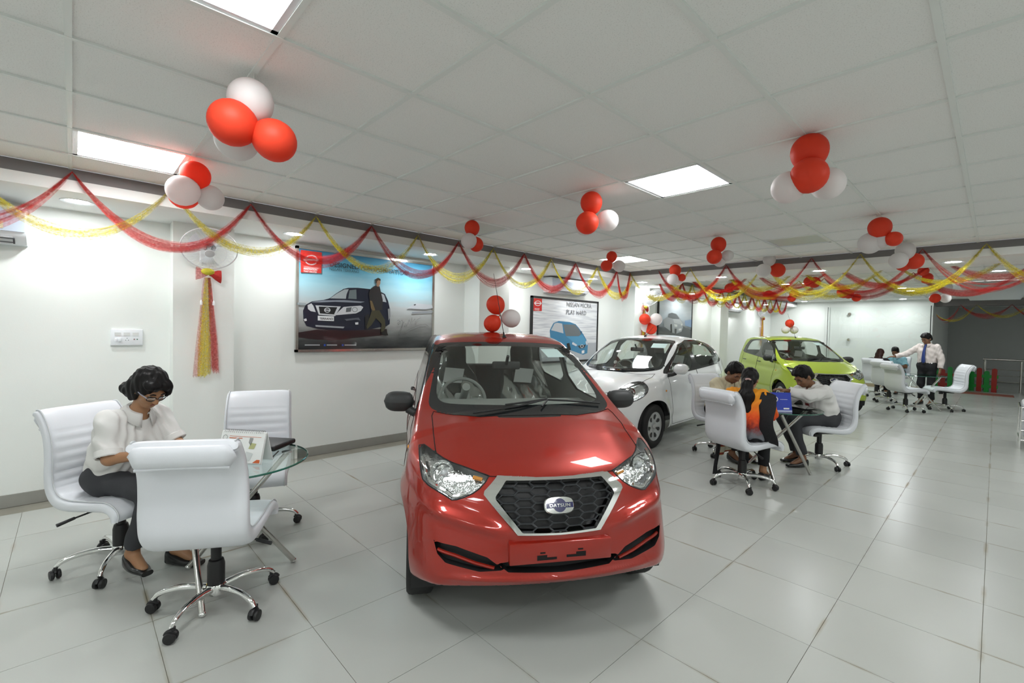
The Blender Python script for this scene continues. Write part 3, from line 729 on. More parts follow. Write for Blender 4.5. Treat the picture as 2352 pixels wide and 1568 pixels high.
def make_car(name, label, spec, paint):
    shp = spec['shape']; sh = Shell(shp)
    car = thing(name, label, 'car')
    front = lambda C: C[:, 0] > -.25
    yz, xz, xy = (1, 2), (0, 2), (0, 1)
    # window and lamp outlines
    sh.cut(1, smooth_poly(mirror_y(spec['ws_out'])), yz, lambda C: (C[:, 0] > -1.3) & (C[:, 2] > .9))
    sh.cut(2, smooth_poly(mirror_y(spec['ws_in'])), yz, lambda C: (C[:, 0] > -1.3) & (C[:, 2] > .9), (1,))
    for sy in (1, -1):
        side = lambda C: (C[:, 1] * sy > .3) & (C[:, 2] > .8)
        sh.cut(13, spec['side_black'], xz, side)
        sh.cut(3, smooth_poly(spec['win_front']), xz, side, (13,)); sh.cut(4, smooth_poly(spec['win_rear']), xz, side, (13,))
        hl = smooth_poly([(y * sy, z) for y, z in spec['lamp']])
        sh.cut(6, hl, yz, lambda C: (C[:, 0] > -.05) & (C[:, 1] * sy > .1))
        if 'slot' in spec: sh.cut(10, [(y * sy, z) for y, z in spec['slot']], yz, front)
        for cx in spec['axles']:
            circ = [(cx + spec['arch'] * math.cos(2*PI*k/64), spec['wr'] + .005 + spec['arch'] * math.sin(2*PI*k/64)) for k in range(64)]
            sh.cut(11, circ, xz, lambda C: (C[:, 1] * sy > .42) & (C[:, 2] < .75), (0, 12))
    sh.cut(5, smooth_poly(mirror_y(spec['rear_glass'])), yz, lambda C: C[:, 0] < -1.9)
    if 'grille_out' in spec:
        sh.cut(8, mirror_y(spec['grille_out']), yz, front); sh.cut(7, mirror_y(spec['grille_in']), yz, front, (8,))
    sh.cut(9, mirror_y(spec['intake']), yz, front)
    sh.N = sh.normals()
    # underside faces give way to a separate floor pan
    C = sh.V[sh.F].mean(1); Nf = sh.N[sh.F].mean(1); sh.lab[(sh.lab == 0) & (Nf[:, 2] < -.75) & (C[:, 2] < .33)] = 12
    # bonnet and doors as panels of their own
    sh.cut(20, mirror_y(spec['bonnet'])[::1] if False else [(x, y) for y, x in mirror_y([(y, x) for x, y in spec['bonnet']])], xy, lambda C: (C[:, 2] > .6) & (C[:, 0] > -.4), (0,), .02)
    for sy in (1, -1):
        side = lambda C: (C[:, 1] * sy > .3)
        sh.cut(21, spec['door_front'], xz, side, (0,), .02); sh.cut(22, spec['door_rear'], xz, side, (0,), .02)
    sh.N = sh.normals()
    L = lambda C: C[:, 1] > 0
    Rr = lambda C: C[:, 1] <= 0
    body = sh.piece('body', [0], paint, car)
    bon = sh.piece('bonnet', [20], paint, car)
    doors = []
    for sy, cond in ((1, L), (-1, Rr)):
        d = sh.piece('front_door', [21], paint, car, cond); d2 = sh.piece('rear_door', [22], paint, car, cond)
        doors += [(d, sy, spec['door_front']), (d2, sy, spec['door_rear'])]
        sh.piece('window_surround', [13], M_blackgloss, car, cond)
        sh.piece('front_door_glass', [3], M_sideg, car, cond); sh.piece('rear_door_glass', [4], M_sideg, car, cond)
    ws = sh.piece('windscreen', [2], M_wind, car); sh.piece('windscreen_border', [1], M_frit, ws)
    sh.piece('rear_window', [5], M_sideg, car)
    # inner lining so that the cabin is not paint-coloured
    sh.piece('cabin_lining', [0, 21, 22, 13], M_cab, car, lambda C: (C[:, 0] < -.25) & (C[:, 2] > .45), off=-.02, flip=True)
    # shut lines, one for each panel
    bl = list(spec['bonnet']); bl = [(x, y) for x, y in bl] + [(x, -y) for x, y in reversed(bl[:-1])]
    MB().tube(sh.drape(bl, xy, .0005, guess=(1.2, .5)), .0028, 5).build('shut_line', M_gap, bon)
    for d, sy, poly in doors:
        q = sh.drape(list(poly) + [poly[0]], xz, .0, guess=(sy * 1.0, sy * .4))
        if len(q) > 2: MB().tube(q, .0028, 5).build('shut_line', M_gap, d)
    # handles
    for sy in (1, -1):
        for hx in spec['handles']:
            q = sh.drape([(hx - .07, spec['handle_z']), (hx + .07, spec['handle_z'])], xz, .018, guess=(sy * 1.0, sy * .4))
            if len(q) > 1: MB().tube([q[0] - (0, .018 * sy, 0), q[0], *q[1:-1], q[-1], q[-1] - (0, .018 * sy, 0)], .009, 8).build('door_handle', spec.get('handle_m', paint), car)
    # head lamps
    for sy in (1, -1):
        cond = (lambda C: C[:, 1] > 0) if sy > 0 else (lambda C: C[:, 1] < 0)
        lens = sh.piece('head_lamp', [6], M_lens, car, cond)
        sh.pocket('lamp_housing', [6], mat('lamp rim', (.55, .57, .58), .25, .6), lens, (-.055, -.015 * sy, -.012), cond, M_refl)
        by, bz, bx = spec['bulb']
        bl = MB().lathe([(.0, .015), (.030, .012), (.048, .022), (.060, .045), (.064, .055)], 24, o=(bx - .05, by * sy, bz), axis=(1, .25 * sy, .1))
        bl.build('bulb_bowl', M_chrome, lens); MB().ell((bx + .0, by * sy, bz), (.02, .02, .02)).build('bulb', mat('bulb glass', (.75, .78, .8), .05, .3, coat=1.), lens)
        if 'lamp_strip' in spec:
            q = sh.drape([(y * sy, z) for y, z in spec['lamp_strip']], yz, -.012, guess=(.8, -.2))
            if len(q) > 2: MB().tube(q, .011, 8).build('chrome_strip', M_chrome, lens)
            q = sh.drape([(y * sy, z) for y, z in spec['lamp_amber']], yz, -.02, guess=(.8, -.2))
            if len(q) > 1: MB().tube(q, .011, 8).build('indicator', M_amber, lens)
        E = [tuple(p) for p in spec['lamp']]
        q = sh.drape([(y * sy, z) for y, z in E + [E[0]]], yz, .0, guess=(.8, -.3))
        if len(q) > 2: MB().tube(q, .0035, 5).build('lamp_seal', M_black, lens)
    # grille
    if 'grille_out' in spec:
        fr = sh.piece('grille_frame', [8], M_chrome, car, off=.012); E = sh.rim([8])
        a = sh.V[E[:, 0]] + sh.N[E[:, 0]] * .012; b = sh.V[E[:, 1]] + sh.N[E[:, 1]] * .012
        V = np.concatenate([a, b, sh.V[E[:, 1]] - sh.N[E[:, 1]] * .02, sh.V[E[:, 0]] - sh.N[E[:, 0]] * .02]); n = len(E)
        arr('frame_edge', V, np.stack([np.arange(n) + k * n for k in range(4)], 1), M_chrome, fr, smooth=False)
        gi = mirror_y(spec['grille_in'])
        gr = sh.piece('grille', [7], M_black, car, vec=(-.05, 0, 0))
        hx = MB(); zs = .037; ends = []
        for colm in range(-5, 6):
            for row in range(-2, 9):
                cy = colm * .084; cz = .55 + row * zs + (zs / 2 if colm % 2 else 0)
                hexp = [(cy + .042 * u, cz + zs * .5 * v) for u, v in ((-.72, -1), (.72, -1), (1.28, 0), (.72, 1), (-.72, 1), (-1.28, 0))]
                for k in range(3):
                    A, B = hexp[k], hexp[k + 1]
                    mid = np.array([A, B, ((A[0] + B[0]) / 2, (A[1] + B[1]) / 2)])
                    if in_poly(mid[:, 0], mid[:, 1], gi).any(): ends += [A, B]
        q = sh.drape_pts(ends, yz, -.014, guess=(.8, .2))
        for k in range(0, len(q), 2): hx.tube(q[k:k + 2], .0045, 5)
        hx.build('honeycomb', mat('grille plastic', (.035, .038, .042), .35), gr)
        # badge
        bx = float(sh.drape([(0, .688)], yz, 0, guess=(.8, .2))[0][0]) + .012
        bg = MB(); prof = [(math.copysign(abs(math.cos(t)) ** .62, math.cos(t)) * .079, math.copysign(abs(math.sin(t)) ** .72, math.sin(t)) * .043) for t in np.linspace(0, 2*PI, 40, endpoint=False)]
        tilt = Matrix.Rotation(R(-22), 3, 'Y')
        def bp(y, z, d): v = tilt @ Vector((d, y, z)); return (bx + v.x, v.y, .688 + v.z)
        bg.grid([[bp(y, z, -.01) for y, z in prof + prof[:1]], [bp(y, z, .006) for y, z in prof + prof[:1]], [bp(y*.93, z*.9, .012) for y, z in prof + prof[:1]]]); bg.poly([bp(y*.93, z*.9, .012) for y, z in prof])
        badge = bg.build('badge', M_chrome, car)
        bl = MB(); navy = mat('badge blue', (.012, .014, .09), .15, coat=.8)
        ring = [bp(.033*math.cos(t), .033*math.sin(t), .013) for t in np.linspace(0, 2*PI, 28, endpoint=False)]; bl.prism(ring, tilt @ Vector((.002, 0, 0)))
        bl.prism([bp(y, z, .013) for y, z in ((-.070, -.013), (.070, -.013), (.070, .013), (-.070, .013))], tilt @ Vector((.0025, 0, 0)))
        bl.build('badge_field', navy, badge, smooth=False)
        Mx = Matrix.Translation((bx, 0, .688)) @ tilt.to_4x4() @ Matrix.Translation((.0165, 0, -.0078)) @ Matrix(((0, 0, 1, 0), (1, 0, 0, 0), (0, 1, 0, 0), (0, 0, 0, 1)))
        lettering('DATSUN', .0215, M_chrome, badge, Mx, align='CENTER', bold=.012, sx=1.25, space=1.06)
        # number plate plinth with its slots
        px = float(sh.drape([(0, .48)], yz, 0, guess=(.8, .2))[0][0]); ppl = MB()
        ppl.rbox((px - .015, 0, .480), (.06, .526, .104), .008, 2); plate = ppl.build('plate_plinth', paint, car)
        for y, z, w0, w1 in ((-.075, .452, .05, -1), (.075, .458, .05, 1)):
            MB().prism([(px + .0125, y + a * w1, z + b) for a, b in ((-.05, -.006), (.05, -.006), (.05, .018), (.0, .018), (.0, .006), (-.05, .006))], (.004, 0, 0)).build('plate_slot', M_gap, plate, smooth=False)
            MB().box((px + .0145, y + w1 * .022, z + .030), (.004, .026, .007)).build('plate_slot', M_gap, plate, smooth=False)
        # slanted fins in the side slots
        for sy in (1, -1):
            for dz in (0., ):
                q = sh.drape([(y * sy, z + dz) for y, z in ((.606, .470), (.52, .452), (.42, .422), (.33, .402))], yz, -.016, guess=(.8, .1))
                if len(q) > 2: MB().tube(q, [.009] * len(q), 8).build('bumper_fin', paint, car)
        for cond in (L, Rr): sh.pocket('bumper_slot', [10], M_black, car, (-.05, 0, 0), cond)
    sh.pocket('air_intake', [9], M_black, car, (-.06, 0, .0))
    # wipers
    for pts in spec['wipers']:
        q = sh.drape(pts, yz, .016, guess=(.4, -1.3))
        if len(q) > 2:
            w = MB().tube(q, .0065, 6); wo = w.build('wiper', M_black, car)
            q2 = sh.drape([pts[len(pts)//2], (pts[-1][0] * .0 + spec['wiper_hub'][0] * (1 if pts[0][0] > pts[-1][0] else 1), spec['wiper_hub'][1])], yz, .02, guess=(.4, -1.3)) if False else None
    # wheels and wells
    ty, cv, sl, hub = wheel_mesh(spec['wr'], spec['ww'], spec['cover'])
    meshes = [ty.mesh('tyre', M_rubber), cv.mesh('wheel_cover', M_alloy), sl.mesh('slots', M_black, smooth=False), hub.mesh('hub_cap', M_alloy)]
    for cx in spec['axles']:
        for sy in (1, -1):
            t = link('tyre', meshes[0], car); t.location = (cx, spec['track'] * sy, spec['wr']); t.rotation_euler = (0, rnd.uniform(0, 1), 0 if sy > 0 else PI)
            for nm, me in zip(('wheel_cover', 'hub_cap'), (meshes[1], meshes[3])): link(nm, me, t)
            for k in range(spec['cover']): so_ = link('cover_slot', meshes[2], t); so_.rotation_euler = (0, 2 * PI * k / spec['cover'], 0)
            ww = MB(); a = spec['arch'] + .002; yo, yi = spec['track'] + .05, .48
            arc = [(cx + a*math.cos(t_), spec['wr'] + .005 + a*math.sin(t_)) for t_ in np.linspace(-.35, PI + .35, 30)]
            ww.grid([[(x, yo * sy, z) for x, z in arc], [(x, yi * sy, z) for x, z in arc]]); ww.poly([(x, yi * sy, z) for x, z in arc])
            ww.build('wheel_well', M_black, car)
    MB().box(((spec['axles'][0] + spec['axles'][1]) / 2 - .1, 0, .235), (spec['axles'][0] - spec['axles'][1] + .55, .94, .07)).build('floor_pan', M_black, car, smooth=False)
    # mirrors
    for sy in (1, -1):
        x, y, z = spec['mirror']; w, d, h = spec['mirror_size']
        mr = MB()
        P = []
        for k in range(15):
            u = -1 + 2 * k / 14; rr = max(1e-3, (1 - abs(u) ** 3.2)) ** .5
            P.append([(x + .02 * u + d * .5 * rr * math.cos(t) * (1.0 if math.cos(t) > 0 else .45), (y + u * w / 2) * sy, z + .006 * u + h * .5 * rr * math.copysign(abs(math.sin(t)) ** .8, math.sin(t))) for t in np.linspace(0, 2*PI, 25)])
        mr.grid(P); mo = mr.build('side_mirror', spec['mirror_m'], car)
        MB().tube([(x + .01, (y - w * .30) * sy, z - h * .38), (x + .03, (y - w * .5) * sy, z - h * .55), (x + .05, (y - w * .5 - .055) * sy, z - h * .62)], [.03, .028, .032], 10).build('mirror_foot', M_dark, mo)
        MB().add([(x - d*.23, (y + u * w * .42) * sy, z + v * h * .40) for u, v in ((-1, -.7), (-.8, -1), (.8, -.8), (1, 0), (.8, .9), (-.8, 1), (-1, .7))], [tuple(range(7))]).build('mirror_glass', M_chrome, mo, smooth=False)
    # cabin
    cx0 = spec['cabin']
    da = MB(); prof = [(cx0 + .17, .60), (cx0 + .20, 1.0 + spec['dz']), (cx0 + .02, 1.02 + spec['dz']), (cx0 - .25, 1.035 + spec['dz']), (cx0 - .36, 1.00 + spec['dz']), (cx0 - .40, .90), (cx0 - .34, .62)]
    ys = [-.66, -.6, -.3, 0, .3, .6, .66]
    da.grid([[(px_ - (.12 * (abs(yy) / .66) ** 2 if k < 3 else 0), yy * .93, pz - (.03 if abs(yy) > .64 else 0)) for k, (px_, pz) in enumerate(prof)] for yy in ys]); da.build('dashboard', M_dash, car)
    sw = MB(); c = Vector((cx0 - .52, -.34, .985 + spec['dz'])); ax = Vector((math.cos(R(28)), 0, math.sin(R(28))))
    u = Vector((0, 1, 0)); v = ax.cross(u)
    sw.tube([c + u * (.185*math.cos(t)) + v * (.185*math.sin(t)) for t in np.linspace(0, 2*PI, 40, endpoint=False)], .014, 8, closed=True)
    swo = sw.build('steering_wheel', M_dash, car)
    MB().rbox(c + ax * .01, (.05, .13, .11), .02, 2, rot=Matrix((tuple(ax), tuple(u), tuple(v))).transposed()).box(c, (.02, .34, .03), rot=Matrix((tuple(ax), tuple(u), tuple(v))).transposed()).cyl(c, c + ax * .3, .03).build('steering_boss', M_dash, swo)
    for sy in (1, -1):
        se = MB(); sx = cx0 - .95
        se.rbox((sx, .34 * sy, .62), (.50, .46, .16), .06, 3)
        rows = []
        for k in range(13):
            t = k / 12; zz = .64 + .78 * t; w = (.235 if t < .55 else .235 - .12 * min(1, (t - .55) / .2)) * (1 if t < .95 else .8); dth = .10 - .045 * t
            xx = sx - .24 - .22 * t
            rows.append([(xx + dth * math.cos(a) * (1. if math.cos(a) > 0 else .8), .34 * sy + w * math.copysign(abs(math.sin(a)) ** .7, math.sin(a)), zz + .02 * math.cos(a)) for a in np.linspace(0, 2*PI, 23)])
        se.grid(rows); se.poly(rows[-1][:-1]); seo = se.build('seat', M_seat, car, sharp=70)
        fl = []
        for k in range(12):
            t = k / 11; zz = .72 + .72 * t; w = .275 - .12 * t; xx = sx - .245 - .22 * t
            fl.append([(xx + .13 - .045 * t + .012 * math.sin(9 * t + 5 * v_), .34 * sy + w * v_ * 1.0 + .012 * math.sin(13 * t + v_ * 4), zz) for v_ in np.linspace(-1, 1, 12)])
        MB().grid(fl).build('film_cover', M_film, seo)
        MB().add([(sx - .235 + .02, .34 * sy - .02 + dy * .10, 1.12 + dz_ * .075) for dy, dz_ in ((-1, -.85), (.75, -1), (1, .8), (-.8, 1))], [(0, 1, 2, 3)]).build('leaflet', M_paper, seo, smooth=False)
    rb = MB(); rb.rbox((cx0 - 1.75, 0, .60), (.5, 1.2, .16), .06, 3); rb.rbox((cx0 - 2.03, 0, .88), (.14, 1.2, .58), .06, 3, rot=Matrix.Rotation(R(-14), 3, 'Y'))
    rb.build('rear_bench', M_seat, car)
    mxr = spec['ws_in'][-1]; q = sh.drape([(.0, mxr[1] - .05)], yz, -.05, guess=(.4, -1.4))[0]
    rv = MB(); rv.rbox((q[0] - .04, .0, q[2] - .06), (.03, .23, .065), .02, 3); rv.cyl((q[0] + .03, 0, q[2] + .02), (q[0] - .03, 0, q[2] - .05), .012); rv.build('inner_mirror', M_dark, car)
    # price sheet and sticker behind the windscreen
    for y0, y1, z0, z1, sk in spec['sheets']:
        pts = sh.drape([(y0 + sk, z0), (y1 + sk, z0), (y1, z1), (y0, z1)], yz, -.008, step=9, guess=(.4, -1.4))
        if len(pts) == 4: MB().add(pts, [(0, 1, 2, 3)]).build('price_sheet', mat('pale blue paper', (.70, .84, .86), .6), car, smooth=False)
    # aerial
    if spec.get('aerial'):
        a, b = spec['aerial']; ao = MB().tube([a, b], [.0035, .0018], 8).build('aerial', M_black, car)
        MB().lathe([(.02, -.012), (.018, .004), (.010, .018), (.006, .05), (.0, .052)], 14, o=a, axis=Vector(b) - Vector(a)).build('aerial_foot', M_black, ao)
    # side repeaters, tail lamps
    for sy in (1, -1):
        q = sh.drape([(spec['repeater'][0], spec['repeater'][1])], xz, .0, guess=(sy * 1.0, sy * .4))
        if len(q): MB().ell(q[0], (.022, .008, .014), 12, 8).build('side_repeater', M_amber, car)
        q = sh.drape([((.62) * sy, z) for z in (.80, .88, .96, 1.02)], yz, .004, guess=(-3.3, -1.9))
    return car

lampL = [(.692, .893), (.664, .899), (.634, .889), (.601, .875), (.561, .862), (.521, .853), (.475, .844), (.422, .832), (.377, .821), (.338, .812), (.358, .789), (.39, .76), (.424, .738), (.464, .72), (.503, .706), (.53, .703), (.561, .72), (.607, .739), (.646, .752), (.673, .769), (.682, .80), (.690, .848)]
HATCH = dict(shape=HatchShape(), wr=.285, ww=.155, cover=7, track=.675, arch=.335, axles=(0., -2.348),
    ws_out=[(0, 1.012), (.318, 1.015), (.5, 1.022), (.6, 1.033), (.632, 1.06), (.622, 1.11), (.60, 1.19), (.576, 1.27), (.556, 1.36), (.545, 1.425), (.515, 1.444), (.3, 1.456), (0, 1.462)],
    ws_in=[(0, 1.069), (.3, 1.069), (.476, 1.068), (.548, 1.075), (.577, 1.105), (.568, 1.18), (.55, 1.25), (.529, 1.33), (.512, 1.395), (.485, 1.414), (.3, 1.424), (0, 1.430)],
    side_black=[(-.27, 1.00), (-.60, 1.215), (-.95, 1.415), (-1.25, 1.455), (-1.75, 1.455), (-2.16, 1.43), (-2.36, 1.27), (-2.42, 1.12), (-2.1, 1.085), (-1.3, 1.045), (-.6, 1.0), (-.3, .985)],
    win_front=[(-.33, 1.02), (-.62, 1.205), (-.97, 1.395), (-1.25, 1.428), (-1.27, 1.06), (-.6, 1.022)],
    win_rear=[(-1.37, 1.065), (-1.35, 1.43), (-1.75, 1.428), (-2.02, 1.41), (-2.16, 1.30), (-2.20, 1.11), (-1.9, 1.09)],
    rear_glass=[(0, 1.08), (.45, 1.08), (.54, 1.12), (.50, 1.38), (.44, 1.41), (0, 1.425)],
    lamp=lampL, bulb=(.56, .80, .35), lamp_strip=[(.678, .86), (.664, .80), (.645, .772), (.60, .757), (.555, .737), (.53, .72), (.50, .722), (.46, .738)], lamp_amber=[(.42, .812), (.375, .803)],
    grille_out=[(0, .801), (.175, .803), (.298, .808), (.368, .748), (.372, .732), (.215, .557), (0, .553)],
    grille_in=[(0, .788), (.175, .789), (.258, .790), (.314, .726), (.314, .712), (.190, .567), (0, .562)],
    intake=[(0, .436), (.25, .438), (.315, .428), (.262, .388), (0, .380)],
    slot=[(.618, .512), (.51, .498), (.362, .455), (.280, .398), (.40, .388), (.56, .418), (.60, .455)],
    bonnet=[(-.05, 0.), (-.055, .318), (-.115, .48), (-.20, .600), (-.15, .612), (.038, .609), (.20, .603), (.235, .598), (.296, .560), (.345, .521), (.380, .475), (.418, .422), (.447, .377), (.470, .338), (.487, .25), (.507, .1), (.510, 0.)],
    door_front=[(-.30, .97), (-.33, .70), (-.42, .45), (-.46, .29), (-1.30, .29), (-1.32, .6), (-1.30, 1.04)],
    door_rear=[(-1.31, 1.04), (-1.33, .6), (-1.31, .29), (-1.95, .29), (-2.02, .48), (-2.16, .66), (-2.28, .80), (-2.30, 1.10)],
    handles=(-1.17, -2.08), handle_z=.93, handle_m=M_dark, repeater=(-.22, .80),
    wipers=[[(-.36, 1.022), (-.20, 1.038), (-.05, 1.055), (.10, 1.078), (.16, 1.086)], [(.10, 1.05), (.16, 1.082), (.30, 1.074), (.45, 1.060), (.545, 1.05)], [(-.14, 1.060), (.0, 1.072), (.15, 1.086)]], wiper_hub=(0, 1.02),
    mirror=(-.50, .825, 1.050), mirror_size=(.205, .15, .14), mirror_m=M_dark, cabin=-.42, dz=0.,
    sheets=[(.30, .46, 1.355, 1.415, .03), (.37, .41, 1.43, 1.438, 0)], aerial=((-1.12, .03, 1.497), (-1.45, -.02, 2.08)))
ROUND = dict(shape=RoundShape(), wr=.295, ww=.165, cover=7, track=.715, arch=.350, axles=(0., -2.45),
    ws_out=[(0, .972), (.3, .980), (.52, 1.000), (.64, 1.03), (.655, 1.06), (.635, 1.14), (.60, 1.27), (.565, 1.39), (.545, 1.425), (.50, 1.447), (.3, 1.462), (0, 1.470)],
    ws_in=[(0, 1.02), (.3, 1.025), (.52, 1.04), (.60, 1.06), (.60, 1.10), (.57, 1.24), (.535, 1.37), (.515, 1.405), (.47, 1.422), (.3, 1.435), (0, 1.442)],
    side_black=[(-.36, .985), (-.70, 1.20), (-1.05, 1.385), (-1.45, 1.455), (-1.85, 1.455), (-2.2, 1.41), (-2.45, 1.29), (-2.62, 1.12), (-2.55, 1.08), (-2.0, 1.03), (-1.2, .995), (-.6, .97)],
    win_front=[(-.46, 1.0), (-.75, 1.19), (-1.06, 1.36), (-1.27, 1.41), (-1.32, 1.41), (-1.30, 1.015), (-.8, .99)],
    win_rear=[(-1.45, 1.03), (-1.43, 1.428), (-1.80, 1.425), (-2.12, 1.375), (-2.36, 1.25), (-2.48, 1.11), (-2.2, 1.07)],
    rear_glass=[(0, 1.08), (.4, 1.08), (.48, 1.12), (.42, 1.33), (.36, 1.37), (0, 1.385)],
    lamp=[(.605 + .135 * math.cos(a), .765 + .130 * math.sin(a)) for a in np.linspace(0, 2*PI, 22, endpoint=False)], bulb=(.62, .77, .40),
    intake=[(0, .42), (.30, .42), (.38, .37), (.34, .30), (0, .29)],
    bonnet=[(-.10, 0.), (-.11, .35), (-.18, .52), (-.27, .63), (-.18, .645), (.10, .64), (.28, .60), (.40, .52), (.50, .40), (.57, .25), (.60, 0.)],
    door_front=[(-.38, .95), (-.40, .70), (-.46, .45), (-.48, .27), (-1.38, .27), (-1.40, .6), (-1.38, 1.0)],
    door_rear=[(-1.39, 1.0), (-1.41, .6), (-1.39, .27), (-2.02, .27), (-2.10, .50), (-2.26, .70), (-2.42, .84), (-2.50, 1.06)],
    handles=(-1.24, -2.28), handle_z=.88, repeater=(-.25, .76),
    wipers=[[(-.45, .992), (-.2, .995), (.08, 1.0), (.25, 1.012)], [(.05, 1.0), (.25, 1.012), (.45, 1.022), (.56, 1.045)]], wiper_hub=(0, .99),
    mirror=(-.44, .93, 1.06), mirror_size=(.22, .16, .15), cabin=-.55, dz=-.06, mirror_m=None,
    sheets=[(.28, .48, 1.335, 1.40, .02)], aerial=((-1.15, 0., 1.497), (-1.42, 0., 1.66)))
M_red = mat('metallic red paint', (.35, .0145, .0045), .33, .42, coat=1., spec=.5, noise=(900, .10))
M_green = mat('metallic lime paint', (.40, .52, .028), .32, .2, coat=1., noise=(900, .08))
M_whitecar = mat('pearl white paint', (.78, .80, .80), .3, 0., coat=1.)
ROUND['mirror_m'] = M_whitecar
red = make_car('city_car', 'metallic red hatchback with chrome hexagon grille and a balloon cluster on its roof', HATCH, M_red)
red.location = (-1.995, 2.085, 0); red.rotation_euler = (0, 0, R(-31.8)); red['group'] = 'cars on display'
white = make_car('rounded_car', 'white rounded hatchback parked along the poster wall behind the red car', ROUND, M_whitecar)
white.location = (-3.92, 5.655, 0); white.rotation_euler = (0, 0, R(-87.7)); white['group'] = 'cars on display'
# the green car is the same model as the red one: same parts, other paint
green = copy_tree(red); green.name = 'city_car'; tag(green, 'lime green hatchback with black mirrors beyond the occupied glass table', 'car', 'cars on display')
green.location = (-2.544, 11.345, 0); green.rotation_euler = (0, 0, R(-51))
def repaint(o):
    for ch in o.children:
        if ch.type == 'MESH' and ch.data.materials and ch.data.materials[0] == M_red:
            ch.data = ch.data.copy(); ch.data.materials[0] = M_green
        if ch.name.startswith('aerial'): ch.hide_render = False
        repaint(ch)
repaint(green)
# ---------------------------------------------------------------- white swivel chairs
def catmull(P, n):
    P = [Vector(p) for p in P]; P = [P[0] * 2 - P[1]] + P + [P[-1] * 2 - P[-2]]; out = []
    for i in range(1, len(P) - 2):
        for k in range(n):
            t = k / n; a, b, c, d = P[i-1], P[i], P[i+1], P[i+2]
            out.append(.5 * ((2*b) + (c - a)*t + (2*a - 5*b + 4*c - d)*t*t + (3*b - a - 3*c + d)*t**3))
    out.append(P[-2]); return out
def make_chair(label):
    t = thing('swivel_chair', label, 'chair', (0, 0, 0), 0, 'white swivel chairs')
    line = catmull([(.275, 0, .395), (.265, 0, .440), (.20, 0, .468), (.05, 0, .458), (-.10, 0, .447), (-.19, 0, .462), (-.245, 0, .520), (-.262, 0, .61), (-.262, 0, .72), (-.275, 0, .83), (-.315, 0, .925), (-.355, 0, .975), (-.385, 0, .985)], 9)
    n = len(line); sp = 46            # index where seat turns into back
    def ring(i, hw, m=36):
        d = (line[min(i + 1, n - 1)] - line[max(i - 1, 0)]).normalized(); nn = Vector((d.z, 0, -d.x))      # towards the sitter's side
        u = i / (n - 1); th = .036 + .012 * math.exp(-((u - .43) / .12) ** 2)
        if u < .06: th *= .55 + .45 * u / .06
        if u > .93: th *= 1 - .35 * (u - .93) / .07
        s = i * .0; out = []
        L = arc[i]; rib = 0.
        if .22 < L < .44 or .60 < L < .95: rib = .012 * abs(math.sin(PI * (L - .05) / .060)) ** .45 - .012
        for k in range(m):
            a = 2 * PI * k / m; c, s_ = math.cos(a), math.sin(a)
            y = hw * math.copysign(abs(c) ** .28, c); b = math.copysign(abs(s_) ** .62, s_) * th
            if s_ > 0 and abs(y) < hw * .90: b += rib * min(1, (hw * .90 - abs(y)) / .03)
            out.append(line[i] + nn * b + Vector((0, y, 0)))
        return out, nn, th
    arc = [0.]
    for i in range(1, n): arc.append(arc[-1] + (line[i] - line[i - 1]).length)
    hw = lambda i: .245 - .012 * max(0, (i / n - .6)) / .4
    def shell(i0, i1, nm):
        P = [ring(i, hw(i))[0] for i in range(i0, i1 + 1)]; b = MB(); m = len(P[0])
        V = [p for r in P for p in r]; F = [(i*m + k, i*m + (k+1) % m, (i+1)*m + (k+1) % m, (i+1)*m + k) for i in range(len(P) - 1) for k in range(m)]
        F += [tuple(range(m)), tuple(range((len(P)-1)*m, len(P)*m))]
        o = b.add(V, F).build(nm, M_leather, t, sharp=60)
        for sy in (1, -1):
            path = []
            for i in range(i0, i1 + 1):
                _, nn, th = ring(i, hw(i), 4); path.append(line[i] + nn * th * .93 + Vector((0, sy * (hw(i) * .93), 0)))
            MB().tube(path, .0042, 6).build('piping', M_piping, o)
        return o
    shell(0, sp, 'seat'); bk = shell(sp, n - 1, 'backrest')
    ro = MB(); P = []
    for k in range(17):
        v = -1 + 2 * k / 16; e = (1 - abs(v) ** 18) ** .5 if abs(v) < 1 else .05
        P.append([(-.383 + .040 * e * math.cos(a) - .012 * math.sin(a), v * .224, .938 + .056 * max(e, .2) * math.copysign(abs(math.sin(a)) ** .8, math.sin(a)) ) for a in np.linspace(0, 2*PI, 22)])
    ro.grid(P); ro.poly(P[0][:-1]); ro.poly(P[-1][:-1]); r_ = ro.build('head_roll', M_leather, bk, sharp=60)
    MB().tube([(-.388, y, .884 + .004 * math.cos(y * 9)) for y in np.linspace(-.198, .198, 14)], .008, 8).build('seam_roll', M_leather, r_)
    MB().rbox((-.02, 0, .402), (.22, .16, .035), .01, 2).build('tilt_plate', M_black, t)
    MB().lathe([(.026, .25), (.026, .40)], 18, caps=True).lathe([(.043, .115), (.043, .235), (.036, .262), (.028, .266)], 20, caps=True).build('gas_column', M_black, t)
    MB().tube([(-.01, -.05, .40), (-.03, -.16, .392), (-.06, -.24, .375)], .0055, 8).tube([(-.055, -.22, .379), (-.075, -.30, .362)], [.009, .011], 8).build('height_lever', M_black, t)
    MB().rbox((.10, .07, .375), (.07, .05, .04), .012, 2).build('tilt_knob', M_black, t)
    MB().lathe([(.0, .075), (.045, .075), (.05, .09), (.05, .125), (.046, .132), (.0, .132)], 24).build('base_hub', M_chrome, t)
    leg = MB().tube(catmull([(.03, 0, .108), (.12, 0, .122), (.21, 0, .118), (.275, 0, .098), (.305, 0, .070)], 5), [.020 - .008 * k / 20 for k in range(21)], 12).mesh('base_leg', M_chrome)
    ca = MB()
    for sy in (1, -1): ca.lathe([(.0, .004), (.020, .004), (.027, .008), (.029, .014), (.026, .024), (.0, .026)], 20, o=(0, 0, 0), axis=(0, sy, 0))
